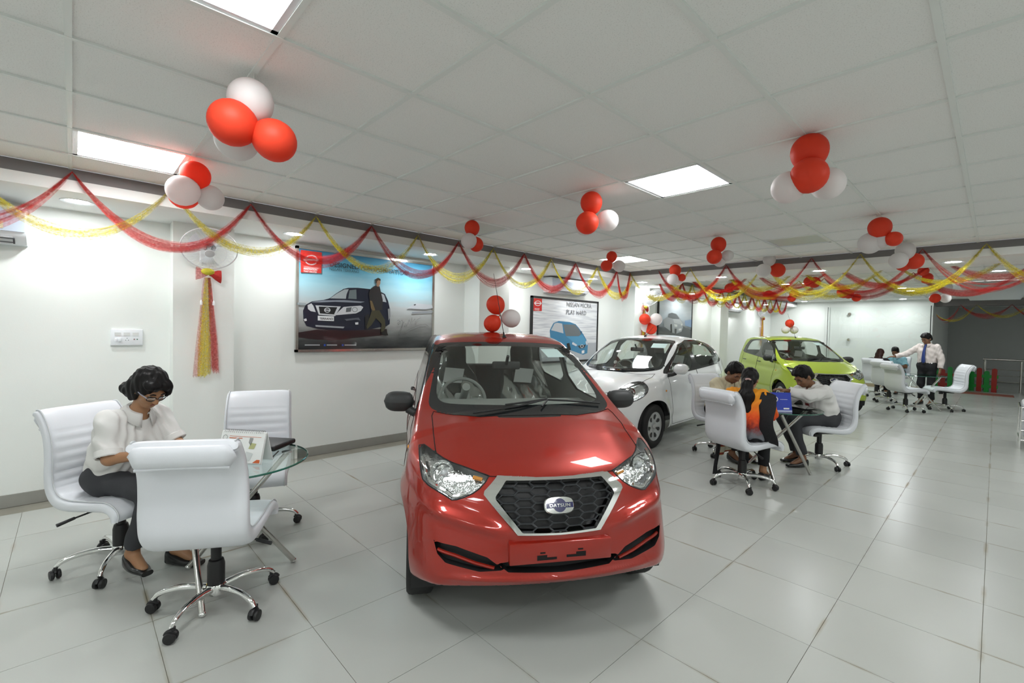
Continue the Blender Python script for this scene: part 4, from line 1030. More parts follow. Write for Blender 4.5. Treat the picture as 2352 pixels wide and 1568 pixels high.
    ca_me = ca.mesh('caster', M_black)
    hood = MB().lathe([(.010, .0), (.010, .018)], 10, o=(-.012, 0, .030), caps=True); hood.tube([(.026 * math.cos(a), 0, .026 * math.sin(a) + .002) for a in np.linspace(.3, 2.6, 9)], .010, 8); hm = hood.mesh('caster_hood', M_black)
    for k in range(5):
        a = 2 * PI * k / 5 + .32
        l = link('base_leg', leg, t); l.rotation_euler = (0, 0, a)
        c = link('caster', ca_me, l); c.location = (.305, 0, .030); c.rotation_euler = (0, 0, rnd.uniform(-1.5, 1.5)); h = link('caster_hood', hm, c)
    return t
CH = [(-2.935, .57, 149, 'empty white swivel chair with its back roll in front of the desk calendar'),
      (-3.85, .22, 32, 'white ribbed swivel chair with the woman in grey trousers sitting on it'),
      (-3.88, 1.00, -21, 'empty white ribbed swivel chair at the wall side of the calendar table'),
      (-1.77, 5.03, 68, 'white swivel chair under the woman with the long ponytail'),
      (-1.44, 6.58, 230, 'white swivel chair under the man in the white shirt and red tie'),
      (-2.44, 6.12, -28, 'white swivel chair under the man in the beige shirt beside the white car'),
      (-1.28, 12.85, 47, 'empty white swivel chair with its back roll before the standing man'),
      (-.72, 13.75, 205, 'empty white swivel chair in profile beside the red and green play fence'),
      (-1.72, 14.15, 70, 'empty white swivel chair behind the one facing the standing man'),
      (-2.12, 15.3, 80, 'white swivel chair under the person with brown hair near the glass screen'),
      (-1.90, 16.85, 262, 'white swivel chair under the man in the light blue shirt')]
ch0 = make_chair(CH[0][3])
for k, (x, y, a, lb) in enumerate(CH):
    if k == 0: ch0.location = (x, y, 0); ch0.rotation_euler = (0, 0, R(a))
    else: dup(ch0, lb, (x, y, 0), R(a))

# ---------------------------------------------------------------- round glass tables
M_gtop = thin_glass('table glass', (.90, .965, .94), .15)
M_gedge = mat('glass edge green', (.02, .12, .085), .08, coat=.6)
def make_table(label, r=.43):
    t = thing('glass_table', label, 'table', (0, 0, 0), 0, 'round glass tables')
    top = MB().lathe([(0, .735), (r - .006, .735)], 72).lathe([(0, .747), (r - .006, .747)], 72).build('glass_top', M_gtop, t)
    MB().lathe([(r - .006, .735), (r, .738), (r, .744), (r - .006, .747)], 72).build('glass_edge', M_gedge, top)
    lg = MB(); f = Vector((.36 * math.cos(R(-153)), .36 * math.sin(R(-153)), .016)); h = Vector((.33 * math.cos(R(95)), .33 * math.sin(R(95)), .722))
    d = (h - f).normalized()
    lg.tube([f, f + (h - f) * .5, h], .0165, 14)
    me = lg.mesh('leg', M_steel)
    cp = MB().lathe([(0, 0), (.032, 0), (.032, .006), (0, .008)], 20, o=(h.x, h.y, .728)).mesh('pad', M_chrome); ft = MB().ell(f, (.019, .019, .016), 14, 8).mesh('leg_tip', M_chrome)
    for k in range(3):
        l = link('leg', me, t); l.rotation_euler = (0, 0, 2 * PI * k / 3); link('pad', cp, l); link('leg_tip', ft, l)
    return t
tb1 = make_table('round glass table with the standing desk calendar on it'); tb1.location = (-3.17, .69, 0)
dup(tb1, 'round glass table with the blue card and dark folders on it', (-1.66, 5.77, 0), R(75))
dup(tb1, 'round glass table with bare top before the standing man', (-1.12, 13.55, 0), R(20))
dup(tb1, 'round glass table between the seated pair near the glass screen', (-2.02, 16.08, 0), R(50))

# desk calendar on the first table
cal = thing('desk_calendar', 'white spiral-bound tent calendar standing on the glass table', 'calendar', (-3.075, .745, .7475), math.atan2(.17, .21))
W = .285
MB().prism([(-W/2, -.055, 0), (W/2, -.055, 0), (W/2, -.006, .178), (-W/2, -.006, .178)], (0, .004, 0)).build('front_board', M_paper, cal, smooth=False)
MB().prism([(-W/2, .055, 0), (W/2, .055, 0), (W/2, .002, .178), (-W/2, .002, .178)], (0, -.004, 0)).build('rear_board', M_paper, cal, smooth=False)
for k in range(3):
    MB().prism([(-W/2 + .002, -.0565 - .003*k, .006), (W/2 - .002, -.0565 - .003*k, .006), (W/2 - .002, -.0085 - .002*k, .174), (-W/2 + .002, -.0085 - .002*k, .174)], (0, .001, 0)).build('page', mat('calendar page', (.82, .83, .81), .6), cal, smooth=False)
sp_ = MB()
for k in range(20):
    x = -W/2 + .02 + k * (W - .04) / 19; sp_.tube([(x + .003 * math.sin(a), -.004 + .011 * math.cos(a), .176 + .011 * math.sin(a)) for a in np.linspace(0, 2*PI, 12, endpoint=False)], .0013, 5, closed=True)
o = sp_.build('spiral', M_steel, cal); o['kind'] = 'stuff'
def page_pt(u, v, d=.0012): return (u, -.0645 - d + (v / .174) * .050, v)
def page_patch(nm, pts, m): MB().add([page_pt(*p) for p in pts], [tuple(range(len(pts)))]).build(nm, m, cal, smooth=False)
M_or = mat('print orange', (.60, .12, .03), .6); M_gr = mat('print grey', (.30, .31, .30), .6); M_ol = mat('print olive', (.45, .46, .22), .6); M_pk = mat('print dark', (.05, .05, .05), .6)
page_patch('printed_bar', [(-.14, .122), (-.10, .124), (-.10, .130), (-.14, .128)], M_or)
page_patch('printed_line', [(-.085, .150), (.12, .150), (.12, .152), (-.085, .152)], M_or)
page_patch('printed_line', [(-.085, .139), (0, .139), (0, .143), (-.085, .143)], M_or)
page_patch('printed_corner', [(.09, .010), (.135, .010), (.135, .028), (.115, .028)], M_or)
page_patch('printed_photo', [(.05, .085), (.085, .085), (.095, .115), (.06, .118)], M_ol)
page_patch('printed_photo', [(.045, .12), (.062, .10), (.070, .145), (.048, .147)], M_gr)
page_patch('printed_shade', [(.03, .02), (.07, .02), (.085, .06), (.04, .07)], mat('print pale', (.62, .65, .64), .6))
MB().tube([page_pt(-.112 + .014 * math.cos(a), .142 + .014 * math.sin(a)) for a in np.linspace(0, 2*PI, 20, endpoint=False)], .0012, 5, closed=True).build('printed_ring', M_gr, cal)
fo = MB().rbox((0, 0, .018), (.30, .24, .034), .012, 3); f_ = fo.build('ring_binder', M_black); f_.location = (-3.36, .93, .748); f_.rotation_euler = (0, 0, R(40)); tag(f_, 'black ring binder lying behind the desk calendar', 'binder')
pe = MB().cyl((0, -.07, .004), (0, .07, .004), .004, n=10).build('pen', M_black); pe.location = (-3.10, .92, .748); pe.rotation_euler = (0, 0, R(60)); tag(pe, 'slim black pen on the glass beside the calendar', 'pen')
ws_ = MB().box((0, 0, .0015), (.21, .297, .003)).build('paper_sheet', M_paper); ws_.location = (-3.46, .55, .7485); ws_.rotation_euler = (0, 0, R(25)); tag(ws_, 'white paper sheet before the writing woman', 'paper')
# things on the second table
M_blue = mat('card blue', (.018, .045, .42), .35, coat=.3)
bc = thing('display_card', 'blue tent card with a white ring emblem on the glass table', 'display card', (-1.60, 5.45, .7475), R(46))
MB().prism([(-.15, -.05, 0), (.15, -.05, 0), (.15, -.006, .205), (-.15, -.006, .205)], (0, .004, 0)).build('front_board', M_blue, bc, smooth=False)
MB().prism([(-.15, .05, 0), (.15, .05, 0), (.15, -.002, .205), (-.15, -.002, .205)], (0, -.004, 0)).build('rear_board', M_blue, bc, smooth=False)
def cpt(u, v, d=.001): return (u, -.05 - d + v / .205 * .044, v)
MB().tube([cpt(-.04 + .045*math.cos(a), .135 + .030*math.sin(a)) for a in np.linspace(0, 2*PI, 24, endpoint=False)], .005, 6, closed=True).build('emblem_ring', M_paper, bc)
MB().add([cpt(*p) for p in ((.03, .131), (.11, .131), (.11, .134), (.03, .134))], [(0, 1, 2, 3)]).build('printed_line', M_paper, bc, smooth=False)
MB().add([cpt(*p) for p in ((-.148, .002), (.148, .002), (.148, .022), (-.148, .022))], [(0, 1, 2, 3)]).build('printed_band', mat('print light blue', (.45, .5, .7), .5), bc, smooth=False)
MB().add([cpt(*p) for p in ((.06, .032), (.12, .032), (.12, .046), (.06, .046))], [(0, 1, 2, 3)]).build('printed_word', M_paper, bc, smooth=False)
for k, (x, y, a, z) in enumerate([(-1.52, 5.84, 20, .7475), (-1.49, 5.80, 42, .762), (-1.55, 5.78, 5, .777)]):
    d = thing('document_folder', ['glossy black folder at the bottom of the loose pile beside the blue card', 'glossy black folder twisted in the middle of the pile beside the blue card', 'glossy black folder on top of the pile beside the blue card'][k], 'folder', (x, y, z), R(a), 'black folders on the glass table')
    P = [[(-.16 + .32*i/8, -.115 + .23*j/6, .003 + .010 * (math.sin(i*1.1 + j*.8 + k) * .5 + .5)) for j in range(7)] for i in range(9)]
    MB().grid(P).build('cover', M_blackgloss, d); MB().box((0, 0, .0015), (.31, .22, .003)).build('back_cover', M_blackgloss, d, smooth=False)

# ---------------------------------------------------------------- right-hand sofa, railing, play fence
sf = thing('frame_sofa', 'white cushioned sofa in a chrome tube frame by the open floor', 'sofa', (.29, 9.86, 0))
for x in (0, 1.7):
    for y in (0, .72): MB().tube([(x, y, 0), (x, y, .60)], .014, 10).build('leg', M_chrome, sf)
for y in (0, .72):
    for z in (.13, .27, .41, .60): MB().tube([(0, y, z), (1.7, y, z)], .012, 10).build('rail', M_chrome, sf)
for x in (0, 1.7):
    for z in (.13, .60): MB().tube([(x, 0, z), (x, .72, z)], .012, 10).build('rail', M_chrome, sf)
for x in (.09, 1.61): MB().rbox((x, .36, .42), (.15, .68, .50), .04, 3).build('arm_cushion', M_leather, sf)
for k in range(2): MB().rbox((.50 + .70*k, .38, .28), (.68, .62, .24), .05, 3).build('seat_cushion', M_leather, sf)
for k in range(2): MB().rbox((.50 + .70*k, .64, .56), (.68, .15, .40), .05, 3).build('back_cushion', M_leather, sf)
rl = thing('stair_railing', 'brushed steel railing with horizontal bars in the dim bay', 'railing', (-.20, 20.1, 0))
for x in (0, .75, 1.5, 2.25): MB().tube([(x, 0, 0), (x, 0, .93)], .038 if x == 0 else .028, 12).build('post', M_steel, rl)
for z in (.30, .48, .66): MB().tube([(0, 0, z), (2.4, 0, z)], .012, 8).build('bar', M_steel, rl)
MB().tube([(-.04, 0, .96), (2.4, 0, .96)], .032, 12).build('handrail', M_steel, rl)
M_pg = mat('play fence green', (.02, .36, .06), .4); M_pr = mat('play fence red', (.42, .03, .02), .4)
def play_panel(x, y, a, m, m2, label):
    t = thing('play_fence', label, 'fence', (x, y, 0), a, 'plastic play fence panels')
    for k in range(5):
        px = -.32 + .16 * k; h = .62 + (.08 if k % 2 == 0 else 0)
        out = [(px - .055, -.02, 0), (px + .055, -.02, 0), (px + .055, -.02, h - .05)] + [(px + .055*math.cos(q), -.02, h - .05 + .055*math.sin(q)) for q in np.linspace(0, PI, 8)] + [(px - .055, -.02, h - .05)]
        MB().prism(out, (0, .04, 0)).build('picket', m if k % 2 == 0 else m2, t, smooth=False)
    for z in (.16, .46): MB().box((0, 0, z), (.80, .03, .09)).build('crosspiece', m2, t, smooth=False)
play_panel(-.92, 19.3, .10, M_pg, M_pr, 'green picketed plastic play fence panel behind the standing man')
play_panel(-.30, 19.7, -.2, M_pr, M_pg, 'red picketed plastic play fence panel beside the steel railing')
dm = MB().box((-.35, 18.75, .006), (1.5, .6, .012)).build('play_mat', mat('dull red mat', (.30, .10, .07), .8), smooth=False); tag(dm, 'dull red mat before the plastic play fence', 'mat')
# ---------------------------------------------------------------- balloons
M_bred = mat('red balloon rubber', (.82, .070, .030), .50, spec=.35)
M_bwhite = mat('white balloon rubber', (.82, .79, .78), .50, spec=.35)
for m_, c_ in ((M_bred, (.95, .10, .05)), (M_bwhite, (.9, .86, .84))):      # stretched rubber lets some light through
    nt = m_.node_tree; b = nt.nodes['Principled BSDF']; o_ = nt.nodes['Material Output']; tl = nt.nodes.new('ShaderNodeBsdfTranslucent'); tl.inputs[0].default_value = (*c_, 1)
    mx = nt.nodes.new('ShaderNodeMixShader'); mx.inputs[0].default_value = .30; nt.links.new(b.outputs[0], mx.inputs[1]); nt.links.new(tl.outputs[0], mx.inputs[2]); nt.links.new(mx.outputs[0], o_.inputs[0])
def balloon_mesh(m):
    pr = []
    for k in range(19):
        a = PI * k / 18; z = math.cos(a); r = math.sin(a) * (1 + .06 * z)
        if z < -.8: r = max(r, .06)
        pr.append((r, z * 1.06))
    pr[-1] = (.05, -1.12)
    return MB().lathe(pr, 24).mesh('balloon', m)
BM = {'r': balloon_mesh(M_bred), 'w': balloon_mesh(M_bwhite)}
KM = {c: MB().lathe([(.03, .0), (.055, -.03), (.02, -.07), (.09, -.14), (.0, -.13)], 10).mesh('knot', m) for c, m in (('r', M_bred), ('w', M_bwhite))}
M_string = mat('balloon string', (.8, .8, .78), .7)
def cluster(at, balls, label, grp, hang=True, loc_z=None):
    t = thing('balloon_cluster', label, 'balloons', at, 0, grp)
    c = Vector((sum(b[1] for b in balls), sum(b[2] for b in balls), sum(b[3] for b in balls))) / len(balls)
    for b in balls:
        p = Vector(b[1:4]); d = (p - c)
        d = d.normalized() if d.length > .01 else Vector((0, 0, 1))
        o = link('balloon', BM['r' if b[0] == 'y' else b[0]], t); o.location = p
        o.rotation_euler = d.to_track_quat('Z', 'Y').to_euler(); o.scale = (b[4],) * 3
        k = link('knot', KM['r' if b[0] == 'y' else b[0]], o); k.location = (0, 0, -1.10)
    if hang: MB().tube([(0, 0, 0), (0, 0, c.z * .5), tuple(c)], .0016, 5).build('string', M_string, t)
    return t
CL = [
    ((-2.33, 0.59, 2.69), [('w', -0.01, -0.01, -0.13, 0.094), ('r', 0.01, -0.08, -0.25, 0.096), ('r', 0.05, 0.07, -0.29, 0.091), ('w', -0.15, -0.03, -0.26, 0.093)]),
    ((-3.84, 0.59, 2.69), [('r', 0.02, 0.02, -0.12, 0.092), ('w', 0.05, -0.05, -0.24, 0.098), ('r', -0.05, -0.03, -0.24, 0.095), ('w', -0.01, 0.11, -0.24, 0.085)]),
    ((-2.27, 3.02, 2.69), [('r', -0.0, -0.01, -0.1, 0.086), ('r', 0.02, -0.08, -0.27, 0.088), ('w', 0.08, 0.1, -0.23, 0.084), ('w', -0.08, 0.03, -0.25, 0.089)]),
    ((-3.77, 2.99, 2.69), [('r', 0.0, -0.0, -0.09, 0.078), ('w', 0.03, -0.06, -0.23, 0.079), ('r', 0.02, 0.04, -0.25, 0.074)]),
    ((-3.68, 5.37, 2.69), [('r', 0.0, -0.0, -0.1, 0.072), ('r', -0.01, -0.1, -0.23, 0.077), ('w', 0.06, 0.09, -0.22, 0.081)]),
    ((-0.77, 3.01, 2.69), [('r', 0.01, 0.0, -0.09, 0.095), ('r', 0.03, -0.07, -0.24, 0.095), ('w', -0.07, -0.06, -0.28, 0.087), ('w', 0.06, 0.19, -0.23, 0.09)]),
    ((-0.8, 5.35, 2.69), [('r', 0.03, 0.03, -0.12, 0.092), ('r', 0.13, 0.04, -0.23, 0.065), ('w', 0.04, 0.06, -0.23, 0.066), ('w', -0.04, 0.08, -0.24, 0.098)]),
    ((-0.76, 7.01, 2.65), [('w', 0.0, -0.0, -0.08, 0.097), ('w', -0.04, -0.14, -0.2, 0.091), ('r', 0.07, 0.09, -0.19, 0.093), ('r', -0.02, 0.1, -0.21, 0.084)]),
    ((-2.24, 5.39, 2.69), [('r', 0.0, -0.0, -0.1, 0.084), ('r', -0.0, -0.1, -0.25, 0.081), ('w', 0.07, 0.09, -0.22, 0.063), ('w', -0.02, 0.1, -0.27, 0.069)]),
    ((-2.31, 7.34, 2.69), [('w', 0.0, -0.0, -0.04, 0.085), ('w', -0.03, -0.13, -0.2, 0.097), ('r', 0.08, 0.1, -0.18, 0.101)]),
    ((-3.65, 7.13, 2.69), [('r', 0.0, -0.0, -0.11, 0.092), ('w', 0.01, -0.09, -0.26, 0.088), ('r', 0.07, 0.09, -0.22, 0.062), ('w', 0.0, 0.12, -0.26, 0.076)]),
]
CLN = ['red and white balloon cluster hung above the glass table with the calendar', 'red and white balloon cluster beside the glowing panel near the wall fan', 'red and white balloon cluster with a printed balloon below the ceiling over the red car', 'small red and white balloon cluster over the large poster wall',
       'small red and white balloon cluster beside the far glowing panel', 'two stacked red balloons with two white ones hung over the open floor', 'red and white balloon cluster hung over the open floor behind the larger one', 'pale balloon cluster at the dark shadow band over the open floor',
       'red and white balloon cluster over the occupied glass table', 'white and red balloon trio before the cross beam', 'red and white balloon cluster near the inner corner of the coffer']
for k, ((at, bs), nm) in enumerate(zip(CL, CLN)):
    t = cluster(at, bs, nm, 'balloon clusters under the tile ceiling')
    if k == 2:          # the balloon with a small white print
        c0 = Vector(bs[1][1:4]); rr = bs[1][4] * 1.045; d0 = (-(Vector(at) + c0 - Vector((0, 0, EYE)))).normalized(); rt = Vector((0, 0, 1)).cross(d0).normalized(); up = d0.cross(rt)
        MB().grid([[c0 + (d0 + rt * (-.25 + .30 * i / 5) + up * (-.62 + .30 * j / 5)).normalized() * rr for i in range(6)] for j in range(6)]).build('printed_mark', mat('pale balloon print', (.85, .55, .48), .6), t, fix=False)
FAR = [
    ((-3.75, 9.82, 2.69), [('r', 0.04, 0.03, -0.13, 0.103), ('r', -0.07, -0.01, -0.18, 0.095), ('w', -0.06, 0.08, -0.08, 0.086)]),
    ((-2.4, 10.06, 2.69), [('r', 0.02, 0.01, -0.13, 0.102), ('y', -0.06, 0.01, -0.11, 0.094), ('w', 0.02, 0.16, -0.18, 0.071)]),
    ((-3.95, 12.71, 2.69), [('r', -0.03, -0.03, -0.13, 0.116), ('r', 0.03, 0.1, -0.15, 0.105)]),
    ((-3.37, 12.38, 2.69), [('r', 0.03, 0.02, -0.14, 0.099), ('r', -0.02, 0.04, -0.24, 0.09), ('w', -0.08, 0.05, -0.16, 0.08)]),
    ((-2.35, 12.42, 2.69), [('r', -0.01, -0.01, -0.15, 0.13), ('r', 0.05, 0.12, -0.18, 0.102)]),
    ((-2.42, 14.12, 2.69), [('r', -0.0, -0.01, -0.16, 0.099), ('w', 0.13, 0.2, -0.13, 0.099)]),
    ((-0.82, 9.95, 2.69), [('r', -0.02, -0.03, -0.05, 0.074), ('r', 0.01, 0.08, -0.15, 0.088), ('w', -0.07, 0.07, -0.14, 0.074)]),
    ((-0.83, 12.88, 2.69), [('w', 0.08, 0.08, -0.09, 0.112), ('r', -0.06, -0.0, -0.3, 0.094), ('w', 0.08, 0.22, -0.29, 0.094), ('w', -0.12, 0.09, -0.12, 0.094)]),
]
FN = ['red balloons tangled in the yellow garland beyond the cross beam', 'red balloons behind a yellow ribbon in the far ceiling', 'red balloon pair hung deep in the far coffer near the wall fan', 'red balloon cluster above the green car roof', 'large red balloon pair crossed by red tulle in the far ceiling',
      'single red and white balloon pair before the glass screen', 'red balloons hung behind the pale cluster in the far ceiling', 'white and red balloon cluster above the standing man']
for (at, bs), nm in zip(FAR, FN): cluster(at, bs, nm, 'balloon clusters in the far ceiling')
ROOF = [
    ((-3.23, 2.85, 1.53), [('r', -0.0, 0.01, 0.26, 0.086), ('r', -0.04, 0.01, 0.09, 0.08), ('w', 0.06, 0.15, 0.14, 0.086)]),
    ((-3.98, 7.15, 1.53), [('r', -0.13, -0.13, 0.25, 0.092), ('w', -0.02, 0.03, 0.25, 0.103), ('r', -0.09, -0.0, 0.1, 0.099), ('w', -0.16, -0.03, 0.12, 0.085)]),
    ((-3.43, 12.43, 1.53), [('r', 0.01, 0.02, 0.31, 0.095), ('w', -0.06, -0.01, 0.16, 0.09), ('w', 0.07, 0.16, 0.16, 0.09)]),
]
RN = ['red and white balloon trio tied to the aerial of the red car', 'red and white balloon cluster on the roof of the white car', 'red balloon over two pale ones on the roof of the green car']
for (at, bs), nm in zip(ROOF, RN): cluster(at, bs, nm, 'balloon clusters on the car roofs', False)

# ---------------------------------------------------------------- tulle garlands
T_red = tulle('red tulle', (.62, .035, .03), .40); T_yel = tulle('yellow tulle', (.80, .70, .06), .37, .12)
def swag(p0, p1, sag, m, parent, seed, wid=.085, strips=5, low=None):
    r = random.Random(seed); p0 = Vector(p0); p1 = Vector(p1); nu, nv = 30, 5; b = MB()
    ax = (p1 - p0).normalized(); side = Vector((-ax.y, ax.x, 0))
    for s in range(strips):
        ph = r.uniform(0, 6); off = r.uniform(-1, 1); w = wid * r.uniform(.5, 1.2); tw = r.uniform(-1.2, 1.2); ds = r.uniform(-.05, .035)
        P = []
        for i in range(nu + 1):
            u = i / nu; e = math.sin(PI * u) ** .45; c = p0.lerp(p1, u); c.z -= (sag + ds) * (1 - abs(2*u - 1) ** 2.1)
            c += side * (off * .018 * e) + Vector((0, 0, .02 * math.sin(ph + 5*u) * e))
            a = tw * math.sin(2.2 * u + ph) + PI / 2 * .6
            d = side * math.cos(a) + Vector((0, 0, 1)) * math.sin(a)
            P.append([c + d * (w * (.18 + .82 * e) * (j / nv - .5)) + side * (.012 * math.sin(9*u + 2.1*j + ph) * e) for j in range(nv + 1)])
        b.grid(P)
    return b.build('swag', m, parent, fix=False)
def garland(label, pts, sag, m, seed, grp, wid=.085):
    t = thing('garland', label, 'garland', pts[0], 0, grp); o = Vector(pts[0])
    for k in range(len(pts) - 1): swag(Vector(pts[k]) - o, Vector(pts[k + 1]) - o, sag, m, t, seed + k, wid)
ZT = 2.665; G = 'tulle garlands of the near ceiling'
xs = XC + .03
garland('red tulle garland swagged along the poster wall side of the coffer', [(xs, -1.19 + 1.19 * k, ZT) for k in range(8)] + [(xs + .02, YC1 - .08, ZT)], .47, T_red, 10, G)
garland('glittering yellow tulle garland swagged along the poster wall side of the coffer', [(xs, -.60 + 1.19 * k, ZT) for k in range(8)], .46, T_yel, 30, G, .07)
yb = YC1 - .03
garland('red tulle garland swagged along the cross beam', [(-4.2 + 1.18 * k, yb, ZT) for k in range(7)], .50, T_red, 50, G)
garland('yellow tulle garland swagged along the cross beam', [(-4.78, yb, ZT)] + [(-3.62 + 1.17 * k, yb, ZT) for k in range(7)], .52, T_yel, 70, G, .07)
G2 = 'tulle garlands of the far ceiling'
garland('red tulle garland in small loops along the far soffit', [(xs, 8.6 + 1.05 * k, ZT) for k in range(9)], .40, T_red, 90, G2)
garland('yellow tulle garland in small loops along the far soffit', [(xs, 9.1 + 1.05 * k, ZT) for k in range(8)], .40, T_yel, 110, G2, .06)
garland('red tulle garland on the far face of the cross beam', [(-4.1 + 1.18 * k, Y2 + .05, ZT) for k in range(6)], .34, T_red, 130, G2)
garland('yellow tulle garland on the far face of the cross beam', [(-4.6 + 1.18 * k, Y2 + .06, ZT) for k in range(6)], .34, T_yel, 150, G2, .06)
garland('dark red ribbon garland hung in the dim bay', [(-1.22, 18.15, 2.26), (-.72, 18.15, 2.53), (.27, 18.15, 2.51), (1.2, 18.15, 2.5)], .33, T_red, 170, G2, .05)
garland('dull yellow ribbon garland hung in the dim bay', [(-1.22, 18.12, 2.26), (-.40, 18.12, 2.52), (.60, 18.12, 2.5), (1.5, 18.12, 2.5)], .33, T_yel, 180, G2, .04)
garland('red tulle garland draped across the far coffer', [(-3.6, 10.2, ZT), (-2.3, 10.4, ZT), (-1.0, 10.3, ZT), (.3, 10.2, ZT)], .36, T_red, 190, G2)
garland('yellow tulle garland draped across the far coffer', [(-4.0, 10.6, ZT), (-2.8, 10.7, ZT), (-1.6, 10.6, ZT), (-.4, 10.5, ZT)], .34, T_yel, 200, G2)

# ---------------------------------------------------------------- wall fans with tulle bows
M_fan = mat('white fan plastic', (.84, .85, .87), .35)
def wall_fan(x, y, z, tilt, yaw, label):
    t = thing('wall_fan', label, 'fan', (x, y, z), 0, 'wall fans')
    MB().rbox((.02, 0, -.02), (.04, .09, .16), .012, 2).build('wall_bracket', M_fan, t)
    MB().tube(catmull([(.03, 0, -.02), (.10, 0, -.03), (.14, 0, .02)], 6), .018, 10).build('arm', M_fan, t)
    M = Matrix.Translation((.17, 0, .02)) @ Matrix.Rotation(yaw, 4, 'Z') @ Matrix.Rotation(R(90) + tilt, 4, 'Y')
    T = lambda b: [tuple(M @ Vector(p)) for p in b.v]
    def put(nm, b, m, par): b.v = T(b); return b.build(nm, m, par)
    hd = put('motor_head', MB().lathe([(0, -.075), (.04, -.072), (.055, -.05), (.055, .0), (.045, .01)], 20), M_fan, t)
    for k in range(3):
        a = 2*PI*k/3; b = MB(); P = []
        for i in range(7):
            r_ = .03 + .13 * i / 6; P.append([(r_*math.cos(a + da*(.5 + .5*i/6)) , r_*math.sin(a + da*(.5 + .5*i/6)), .03 + .05*da) for da in np.linspace(-.45, .45, 6)])
        put('blade', b.grid(P), mat('fan blade', (.72, .74, .78), .3), hd)
    cg = MB()
    for k in range(36):
        a = 2*PI*k/36; c, s = math.cos(a), math.sin(a)
        cg.tube([(r_*c, r_*s, h) for r_, h in ((.035, .095), (.10, .090), (.165, .070), (.198, .03))], .0011, 4, caps=False)
        cg.tube([(r_*c, r_*s, h) for r_, h in ((.198, .03), (.165, -.01), (.10, -.03), (.05, -.035))], .0011, 4, caps=False)
    for r_, h, w in ((.200, .03, .005), (.035, .095, .002), (.12, .086, .0013)): cg.tube([(r_*math.cos(a), r_*math.sin(a), h) for a in np.linspace(0, 2*PI, 40, endpoint=False)], w, 6, closed=True)
    o = put('wire_cage', cg, M_fan, t); o['kind'] = 'stuff'
    put('cap', MB().lathe([(0, .104), (.034, .100), (.036, .092)], 20), mat('fan cap grey', (.6, .6, .62), .3), t)
    for dy in (-.04, .05): MB().tube([(.06, dy, -.08), (.062, dy, -.42)], .0012, 5).lathe([(.002, .0), (.008, -.01), (.009, -.04), (0, -.042)], 10, o=(.062, dy, -.42)).build('pull_cord', M_white_plastic, t)
    t.scale = (1.15, 1.15, 1.15)
    return t
def bow(x, y, z, length, label):
    t = thing('tulle_bow', label, 'bow', (x, y, z), 0, 'tulle bows on the piers')
    r = random.Random(int(y * 10))
    for nm, m, y0, y1, w1, ln, n in (('yellow_streamer', T_yel, -.012, -.035, .075, 1.0, 3), ('red_streamer', T_red, -.020, -.075, .060, .98, 1), ('red_streamer', T_red, .012, .062, .060, .93, 3), ('yellow_streamer', T_yel, .0, .012, .03, .97, 2)):
        b = MB()
        for s in range(n):
            P = []; ph = r.uniform(0, 6); L = length * ln * r.uniform(.93, 1.0); dy = r.uniform(-.02, .02)
            for i in range(26):
                u = i / 25; w = .016 + (w1 * r.uniform(.98, 1.02) - .016) * min(1, .15 + u * 1.25); cy = y0 + (y1 + dy - y0) * u ** .7 + .006 * math.sin(4 * u + ph)
                P.append([(.03 + .008 * s + .010 * math.sin(j * 1.7 + ph + 2 * u), cy + w * (j / 7 - .5), -.02 - L * u - .012 * math.sin(j * 2.3 + ph) * u) for j in range(8)])
            b.grid(P)
        b.build(nm, m, t, fix=False)
    for sy in (1, -1):
        P = [[(.05 + .03 * math.cos(a) , sy * (.01 + .095 * u), .015 - (.02 if sy > 0 else .0) * u + (.018 + .045 * u) * math.sin(a) + .006 * math.sin(3 * a + 5 * u)) for a in np.linspace(0, 2*PI, 18)] for u in np.linspace(0, 1, 7)]
        MB().grid(P).build('bow_loop', mat('red tulle gathered', (.50, .03, .025), .8, bump=(90, .5)) if sy > 0 else T_red, t, fix=False)
    MB().ell((.07, -.01, .035), (.035, .058, .034), 14, 9).build('bow_knot', mat('yellow tulle knot', (.62, .55, .04), .6, bump=(80, .6)), t)
wall_fan(XW + .20, .95, 2.27, R(42), R(-10), 'white oscillating wall fan above the tulle bow on the nearest pier')
bow(XW + .22, .965, 2.03, 1.02, 'red and yellow tulle bow with long streamers on the nearest pier')
wall_fan(XW + .32, 8.95, 2.30, R(42), R(-10), 'white wall fan on the pier behind the white car')
bow(XW + .33, 8.93, 2.06, 1.0, 'red and yellow tulle bow on the pier behind the white car')
wall_fan(XW + .005, 16.9, 2.34, R(30), R(-30), 'white wall fan near the rear corner beyond the green car')
bow(XW + .02, 17.2, 2.12, 1.0, 'red and yellow tulle bow near the rear corner beyond the green car')

